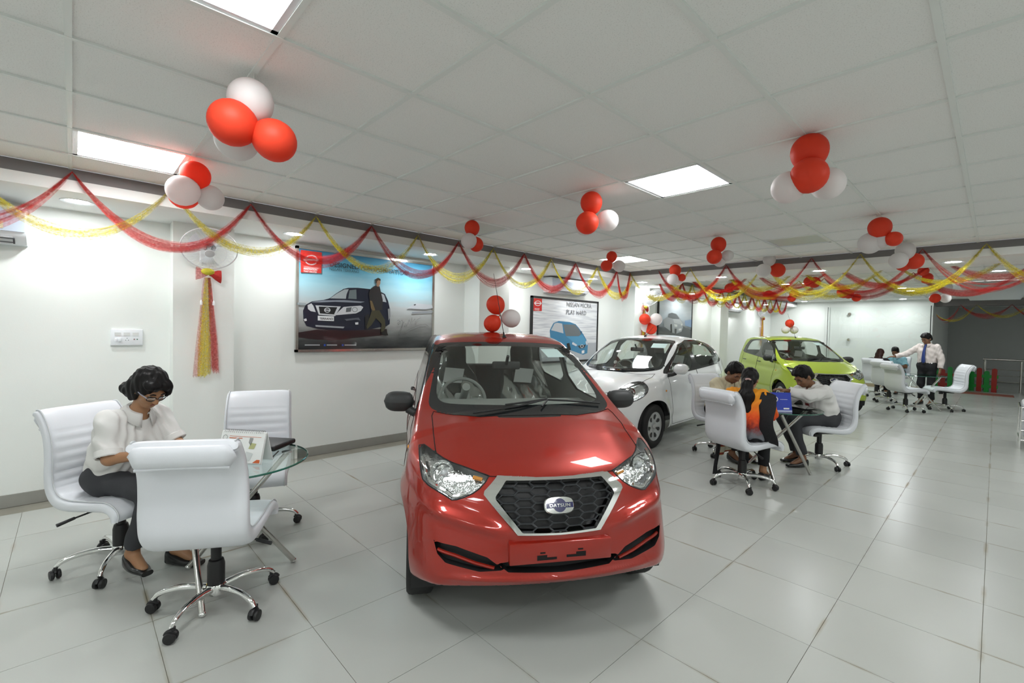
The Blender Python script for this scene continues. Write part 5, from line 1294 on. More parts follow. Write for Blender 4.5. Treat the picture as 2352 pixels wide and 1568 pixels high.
# ---------------------------------------------------------------- air conditioners
def aircon(y0, y1, z0, z1, label):
    t = thing('air_conditioner', label, 'air conditioner', (XW, (y0 + y1) / 2, z0), 0, 'split air conditioners on the wall'); w = y1 - y0; h = z1 - z0; d = .21
    prof = [(0, 0), (d * .55, 0), (d * .86, h * .16), (d * .98, h * .30), (d, h * .55), (d * .97, h * .9), (d * .88, h), (0, h)]
    b = MB(); n = len(prof); b.add([(x, -w/2, z) for x, z in prof] + [(x, w/2, z) for x, z in prof], [(i, (i+1) % n, n + (i+1) % n, n + i) for i in range(n)] + [tuple(range(n)), tuple(range(2*n - 1, n - 1, -1))])
    b.build('case', M_white_plastic, t, sharp=35)
    MB().box((d * 1.0, 0, h * .62), (.012, w * .985, h * .62)).build('front_panel', mat('glossy panel', (.52, .59, .70), .15, coat=.4), t, smooth=False)
    lo = MB(); lo.prism([(d * .60, -w * .44, h * .02), (d * .84, -w * .44, h * .15), (d * .84, w * .44, h * .15), (d * .60, w * .44, h * .02)], (.004, 0, -.006)); lo.build('outlet', mat('outlet dark', (.08, .08, .09), .6), t, smooth=False)
    for k in range(2):
        MB().box((d * (.70 + .10 * k), 0, h * (.055 + .05 * k)), (.05, w * .86, .004), rot=Matrix.Rotation(R(-40), 3, 'Y')).build('louvre', mat('louvre grey', (.55, .56, .58), .4), t, smooth=False)
    MB().box((d + .0075, w * .34, h * .46), (.001, .10, .055)).build('rating_label', mat('label green', (.60, .74, .50), .6), t, smooth=False)
aircon(-1.36, -.27, 2.17, 2.46, 'white split air conditioner with a green label on the wall beside the seated woman')
aircon(6.10, 7.16, 2.235, 2.50, 'white split air conditioner above the small hatchback poster')
aircon(13.9, 14.95, 2.20, 2.47, 'white split air conditioner beyond the third poster')

# ---------------------------------------------------------------- switch board
sb = thing('switch_board', 'white switch board with rockers and sockets on the wall', 'switch', (XW, .365, 1.415))
MB().rbox((.012, 0, 0), (.024, .232, .150), .006, 2).build('plate', M_white_plastic, sb)
for k in range(3):
    MB().box((.025, -.066 + .064 * k, .030), (.004, .046, .030)).build('rocker', mat('rocker white', (.70, .72, .71), .35), sb, smooth=False)
MB().rbox((.030, -.052, -.022), (.016, .022, .034), .004, 2).build('rocker', M_white_plastic, sb)
MB().rbox((.026, -.078, -.022), (.006, .020, .032), .003, 2).build('rocker', M_white_plastic, sb)
for dy, dz in ((0, -.008), (-.010, -.026), (.010, -.026)): MB().cyl((.0235, dy, dz), (.0248, dy, dz), .0032, n=10).build('socket_hole', M_dark, sb)
MB().cyl((.0235, .052, -.018), (.0262, .052, -.018), .005, n=12).build('pilot_lamp', mat('pilot red', (.2, .02, .01), .3), sb)
MB().cyl((.0235, .074, -.018), (.0262, .074, -.018), .005, n=12).build('pilot_lamp', mat('pilot green', (.02, .12, .06), .3), sb)

# ---------------------------------------------------------------- posters
def gradient_print(name, stops, rough=.25):
    """printed vertical blend: colour by height on the sheet (flat print)"""
    m = bpy.data.materials.new(name); m.use_nodes = True; nt = m.node_tree; b = nt.nodes['Principled BSDF']; b.inputs['Roughness'].default_value = rough; b.inputs['Coat Weight'].default_value = .4; b.inputs['Coat Roughness'].default_value = .05
    tc = nt.nodes.new('ShaderNodeTexCoord'); sx = nt.nodes.new('ShaderNodeSeparateXYZ'); cr = nt.nodes.new('ShaderNodeValToRGB'); nz = nt.nodes.new('ShaderNodeTexNoise'); nz.inputs['Scale'].default_value = 3; nz.inputs['Detail'].default_value = 5
    mp = nt.nodes.new('ShaderNodeMapping'); mp.inputs['Scale'].default_value = (1, .8, 4); mp.inputs['Rotation'].default_value = (.35, 0, 0); nt.links.new(tc.outputs['Object'], mp.inputs[0]); nt.links.new(mp.outputs[0], nz.inputs['Vector'])
    nt.links.new(tc.outputs['Generated'], sx.inputs[0]); ad = nt.nodes.new('ShaderNodeMath'); ad.operation = 'MULTIPLY_ADD'; ad.inputs[1].default_value = .16; nt.links.new(nz.outputs['Fac'], ad.inputs[0])
    sb_ = nt.nodes.new('ShaderNodeMath'); sb_.operation = 'SUBTRACT'; sb_.inputs[1].default_value = .08; nt.links.new(sx.outputs['Z'], sb_.inputs[0]); nt.links.new(sb_.outputs[0], ad.inputs[2]); nt.links.new(ad.outputs[0], cr.inputs[0])
    el = cr.color_ramp.elements
    while len(el) < len(stops): el.new(.5)
    for e, (p, c) in zip(el, stops): e.position = p; e.color = (*c, 1)
    nt.links.new(cr.outputs[0], b.inputs['Base Color']); return m
class Poster:
    def __init__(s, name, label, y0, y1, z0, z1, frame_m, frame_w, sheet_m, conv, d=.035):
        s.t = thing(name, label, 'poster', (XW, y0, z0), 0, 'framed posters on the wall'); s.W = y1 - y0; s.H = z1 - z0; s.d = d; s.n = 0; s.conv = conv
        for c, q in (((0, s.H / 2), (frame_w, s.H + frame_w)), ((s.W, s.H / 2), (frame_w, s.H + frame_w)), ((s.W / 2, 0), (s.W + frame_w, frame_w)), ((s.W / 2, s.H), (s.W + frame_w, frame_w))):
            MB().box((d / 2 + .004, c[0], c[1]), (d + .008, q[0], q[1])).build('frame_bar', frame_m, s.t, smooth=False)
        s.sheet = MB().box((d / 2, s.W / 2, s.H / 2), (d - .004, s.W, s.H)).build('sheet', sheet_m, s.t, smooth=False)
    def at(s, X, Y): return s.conv(s, X, Y)
    def patch(s, nm, pts, col, metal=0.):
        s.n += 1; x = s.d + .0004 * s.n
        key = 'print %.3f %.3f %.3f' % col
        return MB().add([(x, *s.at(*p)) for p in pts], [tuple(range(len(pts)))]).build(nm, mat(key, col, .28, coat=.4), s.sheet, smooth=False)
    def ring(s, nm, X, Y, rx, ry, wd, col, n=28):
        s.n += 1; x = s.d + .0004 * s.n; a = [(2*PI*k/n) for k in range(n)]
        b = MB(); o = [(x, *s.at(X + rx*math.cos(t), Y + ry*math.sin(t))) for t in a]; i = [(x, *s.at(X + (rx - wd)*math.cos(t), Y + (ry - wd)*math.sin(t))) for t in a]
        b.add(o + i, [(k, (k+1) % n, n + (k+1) % n, n + k) for k in range(n)]); return b.build(nm, mat('print %.3f %.3f %.3f' % col, col, .28, coat=.4), s.sheet, smooth=False)
    def text(s, txt, X, Y, size, col, **kw):
        s.n += 1; y, z = s.at(X, Y)
        Mx = Matrix(((0, 0, 1, s.d + .0004 * s.n), (1, 0, 0, y), (0, 1, 0, z), (0, 0, 0, 1)))
        return lettering(txt, size, mat('print %.3f %.3f %.3f' % col, col, .4), s.sheet, Mx, 'printed_text', extrude=0, **kw)
    def line(s, nm, pts, w, col):
        s.n += 1; x = s.d + .0004 * s.n
        return MB().tube([(x, *s.at(*p)) for p in pts], w, 4).build(nm, mat('print %.3f %.3f %.3f' % col, col, .4), s.sheet)
def conv1(s, X, Y):
    u = (X - 217) / 1600; top = 155 + 185 * u; bot = 1375 - 30 * u; return (u * s.W, (bot - Y) / (bot - top) * s.H)
sky = gradient_print('poster sky print', [(0, (.012, .014, .016)), (.10, (.06, .065, .065)), (.30, (.36, .37, .36)), (.46, (.52, .56, .57)), (.66, (.40, .68, .78)), (.84, (.16, .50, .68)), (1., (.05, .26, .45))])
p1 = Poster('framed_poster', 'large framed poster of a dark off-roader on an airfield', 1.875, 3.735, 1.262, 2.462, M_steel, .03, sky, conv1)
NAV = (.012, .015, .032); GRY = (.35, .37, .40); CHR = (.62, .64, .67); DKR = (.07, .015, .02)
p1.patch('printed_shadow', [(217, 1160), (420, 1120), (900, 1110), (1200, 1110), (1210, 1180), (900, 1210), (560, 1250), (330, 1230), (217, 1210)], (.03, .015, .017))
p1.patch('printed_car', [(275, 900), (300, 830), (360, 790), (480, 770), (540, 750), (610, 690), (690, 635), (740, 622), (850, 620), (980, 632), (1090, 652), (1170, 690), (1210, 770), (1238, 880), (1235, 1050), (1190, 1080), (1100, 1092), (960, 1122), (700, 1132), (420, 1112), (310, 1080), (280, 1010)], NAV)
p1.patch('printed_window', [(545, 750), (620, 690), (700, 640), (745, 638), (722, 700), (715, 752)], (.40, .45, .47))
p1.patch('printed_window', [(740, 750), (755, 650), (830, 640), (835, 755)], (.16, .20, .21))
p1.patch('printed_window', [(1115, 680), (1160, 700), (1190, 790), (1140, 780)], (.42, .46, .50))
p1.patch('printed_highlight', [(345, 800), (480, 775), (700, 768), (930, 785), (880, 800), (600, 790), (440, 800)], (.26, .29, .34))
p1.patch('printed_lamp', [(318, 835), (355, 812), (375, 840), (400, 915), (350, 905), (322, 880)], CHR)
p1.patch('printed_lamp', [(690, 850), (880, 832), (912, 850), (885, 895), (830, 925), (600, 950), (640, 900)], CHR)
p1.patch('printed_lamp', [(720, 860), (780, 852), (770, 905), (715, 912)], (.12, .13, .14))
p1.ring('printed_lamp_ring', 815, 880, 32, 30, 8, (.25, .27, .28))
p1.patch('printed_grille_frame', [(395, 835), (660, 845), (600, 960), (430, 945)], CHR)
p1.patch('printed_grille', [(428, 848), (622, 855), (588, 940), (442, 930)], (.010, .010, .012))
p1.ring('printed_emblem', 517, 890, 32, 30, 9, CHR); p1.patch('printed_emblem', [(484, 883), (550, 886), (550, 898), (484, 895)], CHR)
p1.patch('printed_plate', [(420, 957), (587, 963), (587, 1020), (420, 1013)], (.80, .82, .84)); p1.text('TERRANO', 436, 1003, .036, (.02, .02, .02), bold=.02)
p1.patch('printed_fog_lamp', [(280, 1000), (305, 990), (312, 1018), (290, 1025)], (.7, .72, .75)); p1.patch('printed_fog_lamp', [(818, 1035), (855, 1030), (855, 1058), (822, 1060)], (.7, .72, .75))
p1.patch('printed_skid_plate', [(395, 1068), (700, 1085), (690, 1105), (400, 1088)], GRY)
p1.patch('printed_bumper_line', [(700, 995), (860, 975), (880, 1010), (830, 1000), (720, 1015)], (.10, .11, .14))
p1.patch('printed_wheel', [(930, 960), (975, 930), (985, 1050), (965, 1120), (935, 1110)], (.02, .02, .02))
p1.patch('printed_wheel', [(1205, 870), (1235, 860), (1240, 960), (1215, 1010)], (.25, .26, .27))
# the leaning figure in the print
p1.patch('printed_figure_jacket', [(985, 640), (1040, 590), (1100, 600), (1120, 680), (1140, 760), (1135, 880), (1080, 890), (1000, 890), (985, 780), (970, 690)], (.028, .026, .028))
p1.patch('printed_figure_sleeve', [(985, 770), (1010, 775), (1050, 880), (1030, 910), (1000, 860)], (.16, .11, .05))
p1.patch('printed_figure_trousers', [(1010, 890), (1100, 885), (1170, 1000), (1180, 1090), (1150, 1150), (1120, 1140), (1130, 1050), (1060, 980), (1010, 1060), (960, 1110), (950, 1080)], (.06, .055, .03))
p1.patch('printed_figure_boot', [(1140, 1140), (1185, 1120), (1215, 1185), (1180, 1190), (1120, 1170)], (.015, .013, .012))
p1.patch('printed_figure_head', [(1058, 560), (1060, 525), (1080, 510), (1108, 520), (1108, 565), (1090, 605), (1065, 600)], (.33, .20, .13))
p1.patch('printed_figure_hair', [(1050, 560), (1050, 515), (1078, 497), (1110, 512), (1110, 535), (1085, 525), (1066, 540), (1062, 565)], (.04, .03, .025))
p1.patch('printed_jet', [(1450, 862), (1500, 835), (1560, 803), (1640, 806), (1800, 820), (1812, 855), (1700, 875), (1560, 868)], (.55, .58, .62))
p1.patch('printed_jet_wing', [(1520, 905), (1810, 895), (1812, 908), (1520, 922)], (.28, .30, .33)); p1.patch('printed_jet_window', [(1540, 815), (1570, 808), (1572, 822), (1545, 828)], (.08, .09, .1))
p1.patch('printed_horizon', [(217, 805), (300, 810), (300, 835), (217, 832)], (.33, .38, .40))
p1.line('printed_signature', [(1325, 1010), (1345, 1000), (1365, 1035), (1340, 1060), (1330, 1040), (1375, 1010), (1390, 1000), (1400, 1060), (1355, 1190), (1345, 1160), (1410, 1020), (1420, 1080), (1440, 1040), (1450, 1080), (1480, 1000), (1500, 1040), (1520, 970), (1520, 1030), (1560, 985), (1560, 1030), (1600, 990), (1640, 975)], .0016, (.10, .10, .10))
p1.line('printed_signature', [(1410, 1155), (1500, 1105), (1620, 1060), (1710, 1050), (1755, 1080)], .0016, (.10, .10, .10))
p1.patch('printed_red_square', [(243, 190), (452, 212), (449, 457), (246, 452)], (.72, .045, .035))
def brand_mark(p, X, Y, r, bw, bh): p.ring('printed_ring', X, Y, r, r * .95, r * .22, (.70, .72, .74)); p.patch('printed_ring_bar', [(X - bw, Y - bh), (X + bw, Y - bh * .8), (X + bw, Y + bh), (X - bw, Y + bh * .8)], (.80, .82, .83))
brand_mark(p1, 348, 305, 64, 78, 14)
p1.text('INNOVATION', 272, 418, .029, (.9, .9, .9), bold=.02, sx=.85); p1.text('THAT EXCITES', 272, 446, .027, (.9, .9, .9), bold=.02, sx=.85)
p1.text('DESIGNED FOR DOMINATION.', 530, 372, .078, (.03, .05, .06), bold=.012, sx=1.02); p1.text('NISSAN TERRANO', 528, 416, .046, (.05, .10, .11), sx=1.0)
for x0, x1 in ((290, 440), (510, 620), (700, 830)): p1.patch('printed_small_line', [(x0, 1298), (x1, 1298), (x1, 1310), (x0, 1310)], (.40, .42, .43))
for x0 in (480, 670): p1.patch('printed_icon', [(x0, 1294), (x0 + 20, 1294), (x0 + 20, 1316), (x0, 1316)], (.03, .08, .38))
def conv2(s, X, Y):
    u = (X - 930) / 742; top = 632 + 62 * u; return (u * s.W, s.H - (Y - top) * (.00147 + .00025 * u))
brick = mat('white brick print', (.66, .68, .70), .3, coat=.4); nt = brick.node_tree; tc = nt.nodes.new('ShaderNodeTexCoord'); nz = nt.nodes.new('ShaderNodeTexNoise'); nz.inputs['Scale'].default_value = 4; mp = nt.nodes.new('ShaderNodeMapping'); mp.inputs['Scale'].default_value = (1, .5, 9)
nt.links.new(tc.outputs['Object'], mp.inputs[0]); nt.links.new(mp.outputs[0], nz.inputs['Vector']); cr = nt.nodes.new('ShaderNodeValToRGB'); cr.color_ramp.elements[0].color = (.50, .52, .56, 1); cr.color_ramp.elements[1].color = (.76, .78, .79, 1); cr.color_ramp.elements[0].position = .3; cr.color_ramp.elements[1].position = .6
nt.links.new(nz.outputs['Fac'], cr.inputs[0]); nt.links.new(cr.outputs[0], nt.nodes['Principled BSDF'].inputs['Base Color'])
p2 = Poster('framed_poster', 'black framed poster of a small blue hatchback on white brick', 5.79, 7.70, .98, 2.14, M_black, .035, brick, conv2)
BLU = (.06, .22, .38); BLD = (.03, .11, .20)
p2.patch('printed_floor', [(930, 1210), (1672, 1165), (1672, 1400), (930, 1400)], (.42, .44, .47))
p2.patch('printed_car', [(1112, 1030), (1150, 940), (1205, 915), (1330, 925), (1400, 950), (1445, 1000), (1500, 1075), (1535, 1130), (1556, 1190), (1552, 1290), (1500, 1310), (1440, 1290), (1300, 1240), (1180, 1180), (1120, 1110)], BLU)
p2.patch('printed_window', [(1125, 1025), (1160, 945), (1190, 935), (1245, 945), (1262, 1060), (1190, 1040)], (.50, .52, .54))
p2.patch('printed_windscreen', [(1255, 955), (1390, 955), (1440, 1005), (1470, 1065), (1440, 1090), (1290, 1092)], (.16, .18, .19))
p2.patch('printed_bonnet', [(1290, 1095), (1440, 1093), (1480, 1070), (1530, 1140), (1540, 1185), (1420, 1200), (1340, 1130)], (.09, .30, .48))
p2.patch('printed_grille', [(1430, 1205), (1530, 1190), (1510, 1230), (1455, 1235)], (.05, .05, .05)); p2.ring('printed_emblem', 1482, 1208, 20, 20, 6, CHR)
p2.patch('printed_lamp', [(1535, 1140), (1552, 1185), (1540, 1200), (1525, 1160)], CHR); p2.patch('printed_lamp', [(1370, 1160), (1425, 1195), (1410, 1210), (1360, 1185)], CHR)
p2.patch('printed_plate', [(1480, 1262), (1512, 1255), (1512, 1290), (1480, 1297)], (.8, .8, .8)); p2.patch('printed_wheel', [(1300, 1180), (1330, 1170), (1350, 1250), (1320, 1270)], (.03, .03, .03))
p2.patch('printed_mirror', [(1455, 1030), (1478, 1035), (1478, 1058), (1460, 1055)], BLD)
p2.patch('printed_red_square', [(940, 650), (1023, 657), (1023, 800), (940, 800)], (.60, .03, .03)); brand_mark(p2, 982, 710, 33, 36, 7)
p2.text('INNOVATION', 950, 778, .022, (.9, .9, .9), bold=.02, sx=.9); p2.text('THAT EXCITES', 950, 792, .020, (.9, .9, .9), bold=.02, sx=.9)
p2.text('NISSAN MICRA.', 1286, 742, .125, (.14, .14, .15), sx=.92); p2.text('PLAY HARD', 1286, 832, .125, (.14, .14, .15), sx=.92)
def conv3(s, X, Y):     # crop coordinates of the third poster
    return ((X - 800) / 650 * s.W, (1430 - Y) / 730 * s.H)
pg = gradient_print('poster dusk print', [(0, (.02, .025, .03)), (.25, (.10, .11, .12)), (.45, (.40, .46, .52)), (.75, (.62, .68, .72)), (1., (.35, .42, .46))])
p3 = Poster('framed_poster', 'tall framed poster of a silver car on dark ground behind the white car', 10.15, 11.9, 1.42, 2.47, M_black, .03, pg, conv3)
p3.patch('printed_road', [(800, 1250), (1000, 1260), (1250, 1200), (1450, 1300), (1450, 1430), (800, 1430)], (.05, .055, .06))
p3.patch('printed_sea', [(1300, 1110), (1450, 1080), (1450, 1230), (1310, 1200)], (.20, .32, .52))
p3.patch('printed_car', [(880, 1120), (960, 1060), (970, 1010), (1040, 985), (1130, 1000), (1190, 1060), (1250, 1140), (1265, 1240), (1240, 1310), (1130, 1350), (1050, 1330), (1000, 1290), (900, 1230)], (.26, .28, .29))
p3.patch('printed_windscreen', [(965, 1070), (980, 1010), (1040, 990), (1120, 1005), (1175, 1060), (1190, 1090), (1060, 1090)], (.09, .10, .11))
p3.patch('printed_bonnet', [(1060, 1095), (1190, 1092), (1245, 1150), (1200, 1180), (1090, 1160)], (.36, .38, .39))
p3.patch('printed_lamp', [(1090, 1180), (1150, 1190), (1150, 1230), (1100, 1225)], (.5, .52, .5)); p3.patch('printed_lamp', [(1215, 1170), (1255, 1160), (1258, 1195), (1225, 1205)], (.5, .52, .5))
p3.patch('printed_plate', [(1180, 1260), (1235, 1250), (1235, 1285), (1180, 1295)], (.55, .56, .55)); p3.patch('printed_wheel', [(1015, 1190), (1045, 1180), (1055, 1330), (1025, 1330)], (.02, .02, .02)); p3.patch('printed_wheel', [(1100, 1260), (1140, 1260), (1135, 1350), (1105, 1345)], (.03, .03, .03))
# ---------------------------------------------------------------- people
class Field:
    """signed-distance grid filled primitive by primitive"""
    def __init__(s, lo, hi, h):
        s.lo = np.array(lo, float); s.h = h; s.n = np.ceil((np.array(hi) - s.lo) / h).astype(int) + 1
        s.D = np.full(tuple(s.n), .2, np.float32)
    def put(s, fn, lo, hi, k=.02, sub=False):
        a = np.clip(np.floor((np.array(lo) - s.lo) / s.h).astype(int), 0, s.n - 1); b = np.clip(np.ceil((np.array(hi) - s.lo) / s.h).astype(int) + 1, 1, s.n)
        if (b <= a).any(): return
        ax = [s.lo[i] + s.h * np.arange(a[i], b[i]) for i in range(3)]
        P = np.meshgrid(*ax, indexing='ij', sparse=True); sl = tuple(slice(a[i], b[i]) for i in range(3))
        d = fn(P); s.D[sl] = (np.maximum(s.D[sl], -d) if sub else smin(s.D[sl], d, k)).astype(np.float32)
    def cone(s, a, b, ra, rb, k=.025, cut=None, inflate=0.):
        a = np.array(a, float); b = np.array(b, float); r = max(ra, rb) + inflate; m = r + k + .05
        def fn(P):
            d = sd_cone(P, a, b, ra + inflate, rb + inflate)
            if cut is not None:      # cut = (point, direction): keep the side behind the plane
                c, n_ = cut; d = np.maximum(d, (P[0] - c[0]) * n_[0] + (P[1] - c[1]) * n_[1] + (P[2] - c[2]) * n_[2])
            return d
        s.put(fn, np.minimum(a, b) - m, np.maximum(a, b) + m, k)
    def ell(s, c, r, Mx=None, k=.02, sub=False):
        m = max(r) + k + .03; c = np.array(c, float)
        s.put(lambda P: sd_ell(P, c, r, Mx), c - m, c + m, k, sub)
    def mesh(s, noise=None):
        D = s.D
        if noise is not None:
            ax = [s.lo[i] + s.h * np.arange(s.n[i]) for i in range(3)]; X, Y, Z = np.meshgrid(*ax, indexing='ij', sparse=True); D = D + noise(X, Y, Z)
        it = D
        return surfnet(lambda X, Y, Z: it[:X.shape[0], :X.shape[1], :X.shape[2]], s.lo, s.lo + s.h * (s.n - 1) - s.h * .01, s.h)
def relax(V, F, it=2, lam=.5):
    n = len(V)
    for _ in range(it):
        A = np.zeros((n, 3)); c = np.zeros(n)
        for i in range(4):
            for j in ((i + 1) % 4, (i - 1) % 4): np.add.at(A, F[:, i], V[F[:, j]]); np.add.at(c, F[:, i], 1)
        V = V + lam * (A / np.maximum(c, 1)[:, None] - V)
    return V
def hair_mat(name, col):
    m = mat(name, col, .48, spec=.22); nt = m.node_tree; tc = nt.nodes.new('ShaderNodeTexCoord'); w = nt.nodes.new('ShaderNodeTexNoise'); w.inputs['Scale'].default_value = 55; mp = nt.nodes.new('ShaderNodeMapping'); mp.inputs['Scale'].default_value = (1, 1, .12)
    nt.links.new(tc.outputs['Object'], mp.inputs[0]); nt.links.new(mp.outputs[0], w.inputs['Vector']); b = nt.nodes.new('ShaderNodeBump'); b.inputs['Strength'].default_value = .35; b.inputs['Distance'].default_value = .01
    nt.links.new(w.outputs['Fac'], b.inputs['Height']); nt.links.new(b.outputs[0], nt.nodes['Principled BSDF'].inputs['Normal']); return m
M_skin = mat('brown skin', (.36, .185, .095), .5, sss=.08); M_skin2 = mat('dark brown skin', (.22, .105, .055), .5, sss=.08)
M_hair = hair_mat('black hair', (.008, .007, .007)); M_hairb = hair_mat('dark brown hair', (.030, .012, .008))
M_shirtw = mat('white cotton', (.74, .73, .71), .8, bump=(300, .08)); M_shirtb = mat('beige cotton', (.62, .55, .38), .8, bump=(300, .08)); M_shirtp = mat('pale pink cotton', (.66, .59, .56), .8); M_shirtl = mat('light blue cotton', (.30, .58, .68), .8)
M_trou = mat('charcoal trousers', (.045, .046, .052), .85); M_trb = mat('black trousers', (.012, .012, .014), .85); M_shoe = mat('black shoe leather', (.010, .010, .010), .35, coat=.3)
M_lip = mat('lip', (.24, .06, .05), .45); M_eye = mat('eye white', (.42, .38, .35), .3, coat=.6); M_iris = mat('iris', (.015, .010, .008), .15, coat=1.)
def lerp(a, b, t): return tuple(np.array(a) + (np.array(b) - np.array(a)) * t)
def unit(v): v = np.array(v, float); return v / max(np.linalg.norm(v), 1e-9)

def person(label, loc, rz, J, h=.008, skin=M_skin, shirt=M_shirtw, trousers=M_trou, sleeve=1., shirt_len=.10, female=False, hair='short', hair_m=M_hair, tie=None, glasses=False, shoe=M_shoe, curl=.5, wave=.004, grp='people in the showroom', loose=0., tuck=False):
    t = thing('person', label, 'person', loc, rz, grp)
    g = lambda n: np.array(J[n], float)
    lo = np.min([g(k) for k in J if k not in ('look',)], 0) - .22; hi = np.max([g(k) for k in J if k not in ('look',)], 0) + .24
    sc = .93 if female else 1.
    pe, ch, nb, hd = g('pelvis'), g('chest'), g('neck'), g('head')
    lat = unit(g('shL') - g('shR')); latp = unit(g('hipL') - g('hipR'))
    fw = unit(np.cross(lat, unit(nb - pe)))
    # head frame: f = gaze, l = left, u = up
    yaw, pit = J['look']; f = np.array((math.cos(yaw) * math.cos(pit), math.sin(yaw) * math.cos(pit), math.sin(pit))); l = unit(np.cross((0, 0, 1), f)); u = np.cross(f, l); H = np.array((f, l, u)).T
    hp = lambda x, y, z: hd + sc * (f * x + l * y + u * z)
    B = Field(lo, hi, h)
    waist = pe * .5 + ch * .5
    for s_ in (-1, 1):
        B.cone(pe + latp * .055 * s_, waist + lat * .045 * s_, .10, .085, .05); B.cone(waist + lat * .045 * s_, ch + lat * .07 * s_, .085, .095, .05)
        if female: B.ell(ch + lat * .075 * s_ + fw * .075 - np.array((0, 0, .02)), (.06, .06, .06), None, .04)
    B.cone(g('shR') * .9 + nb * .1, g('shL') * .9 + nb * .1, .05, .05, .05); B.cone(ch, nb, .09, .055, .05)
    B.cone(nb - (nb - ch) * .1, hp(-.015, 0, -.05), .050 * sc, .046 * sc, .025)
    for S_ in 'LR':
        B.cone(g('hip' + S_), g('knee' + S_), .082 * sc, .056 * sc, .04); B.cone(g('knee' + S_), g('ank' + S_), .054 * sc, .036 * sc, .03); B.cone(g('ank' + S_), g('toe' + S_), .034, .026, .02)
        B.cone(g('sh' + S_), g('elb' + S_), .050 * sc, .040 * sc, .04); B.cone(g('elb' + S_), g('wri' + S_), .038 * sc, .025 * sc, .02)
        # hand: palm, four fingers of unequal length bent at the knuckles, thumb from the side of the palm
        w = g('wri' + S_); d = unit(g('hand' + S_) - w); sgn = 1 if S_ == 'L' else -1
        dn = unit(np.array(J.get('palm' + S_, (0, 0, -1))) - d * np.dot(np.array(J.get('palm' + S_, (0, 0, -1))), d)); sd = np.cross(dn, d) * 1.
        thumb_side = np.cross(d, -dn) * -sgn
        kn = w + d * .085 * sc
        for q in (-.024, -.008, .008, .024): B.cone(w + sd * q * .7 + d * .012, kn + sd * q, .0145, .0125, .012)
        for q, L in zip((-.027, -.009, .009, .027), (.062, .075, .079, .066) if np.dot(sd, thumb_side) > 0 else (.066, .079, .075, .062)):
            p0 = kn + sd * q; a1 = curl * .5; p1 = p0 + unit(d * math.cos(a1) + dn * math.sin(a1)) * L * .45; a2 = curl * 1.3; p2 = p1 + unit(d * math.cos(a2) + dn * math.sin(a2)) * L * .32; a3 = curl * 2.; p3 = p2 + unit(d * math.cos(a3) + dn * math.sin(a3)) * L * .25
            B.cone(p0, p1, .0095, .0085, .004); B.cone(p1, p2, .0085, .0078, .004); B.cone(p2, p3, .0078, .0068, .004)
        b0 = w + d * .03 + thumb_side * .024; b1 = b0 + unit(d * .6 + thumb_side * .7 + dn * .3) * .042; b2 = b1 + unit(d * .9 + thumb_side * .25 + dn * .3) * .032
        B.cone(b0, b1, .0125, .0105, .008); B.cone(b1, b2, .0105, .008, .004)
    # head with face
    He = lambda c, r, k=.02, sub=False: B.ell(hp(*c), tuple(v * sc for v in r), [H[:, 0], H[:, 1], H[:, 2]] and H, k, sub)
    He((-.012, 0, .035), (.096, .076, .090)); He((.030, 0, -.035), (.066, .058, .078)); He((.055, 0, -.085), (.036, .036, .028), .025)
    He((.082, 0, .018), (.018, .055, .018), .02); He((.060, .038, -.028), (.03, .026, .03), .02); He((.060, -.038, -.028), (.03, .026, .03), .02)
    B.cone(hp(.090, 0, .005), hp(.112, 0, -.032), .009 * sc, .014 * sc, .012); B.cone(hp(.106, .011, -.036), hp(.106, -.011, -.036), .008, .008, .006)
    B.cone(hp(.088, .018, -.062), hp(.088, -.018, -.062), .0095, .0095, .01)
    for s_ in (1, -1): He((-.004, .077 * s_, -.012), (.020, .010, .030), .006); He((.088, .032 * s_, .000), (.018, .019, .012), .01, True)
    V, F = B.mesh(); V = relax(V, F, 1, .4); arr('body', V, F, skin, t)
    for s_ in (1, -1):
        e = hp(.070, .032 * s_, -.002); MB().ell(e, (.0115,) * 3, 14, 10).build('eye', M_eye, t); MB().ell(hp(.0775, .0325 * s_, -.005), (.0065,) * 3, 10, 8).build('iris', M_iris, t)
        MB().tube([hp(.098 - .006 * abs(q), (.014 + .036 * q) * s_, .024 + .006 * math.sin(PI * q)) for q in (0, .25, .5, .75, 1)], [.003, .0042, .0042, .0035, .002], 6).build('eyebrow', hair_m, t)
    MB().tube([hp(.0965 - .5 * y * y * 18, y, -.0615 + .002 * math.cos(y * 160)) for y in np.linspace(-.022, .022, 7)], [.002, .005, .006, .0055, .006, .005, .002], 8).build('lips', M_lip, t)
    # shirt
    C = Field(lo, hi, h); inf = .016 + loose
    hem = pe - unit(ch - pe) * 0 + unit(pe - ch) * shirt_len
    for s_ in (-1, 1):
        C.cone(pe + latp * .055 * s_ + unit(pe - ch) * (0 if tuck else shirt_len * .6), waist + lat * .05 * s_, .105, .098, .06, inflate=inf, cut=(pe + unit(ch - pe) * .055, unit(pe - ch)) if tuck else (pe + unit(pe - ch) * (shirt_len - .08), unit(pe - ch))); C.cone(waist + lat * .05 * s_, ch + lat * .075 * s_, .098, .100, .06, inflate=inf)
        if female: C.ell(ch + lat * .075 * s_ + fw * .075 - np.array((0, 0, .02)), (.066 + inf * .5,) * 3, None, .05)
    C.cone(g('shR') * .92 + nb * .08, g('shL') * .92 + nb * .08, .052, .052, .05, inflate=inf * .8); C.cone(ch, nb - (nb - ch) * .12, .095, .062, .05, inflate=inf * .6)
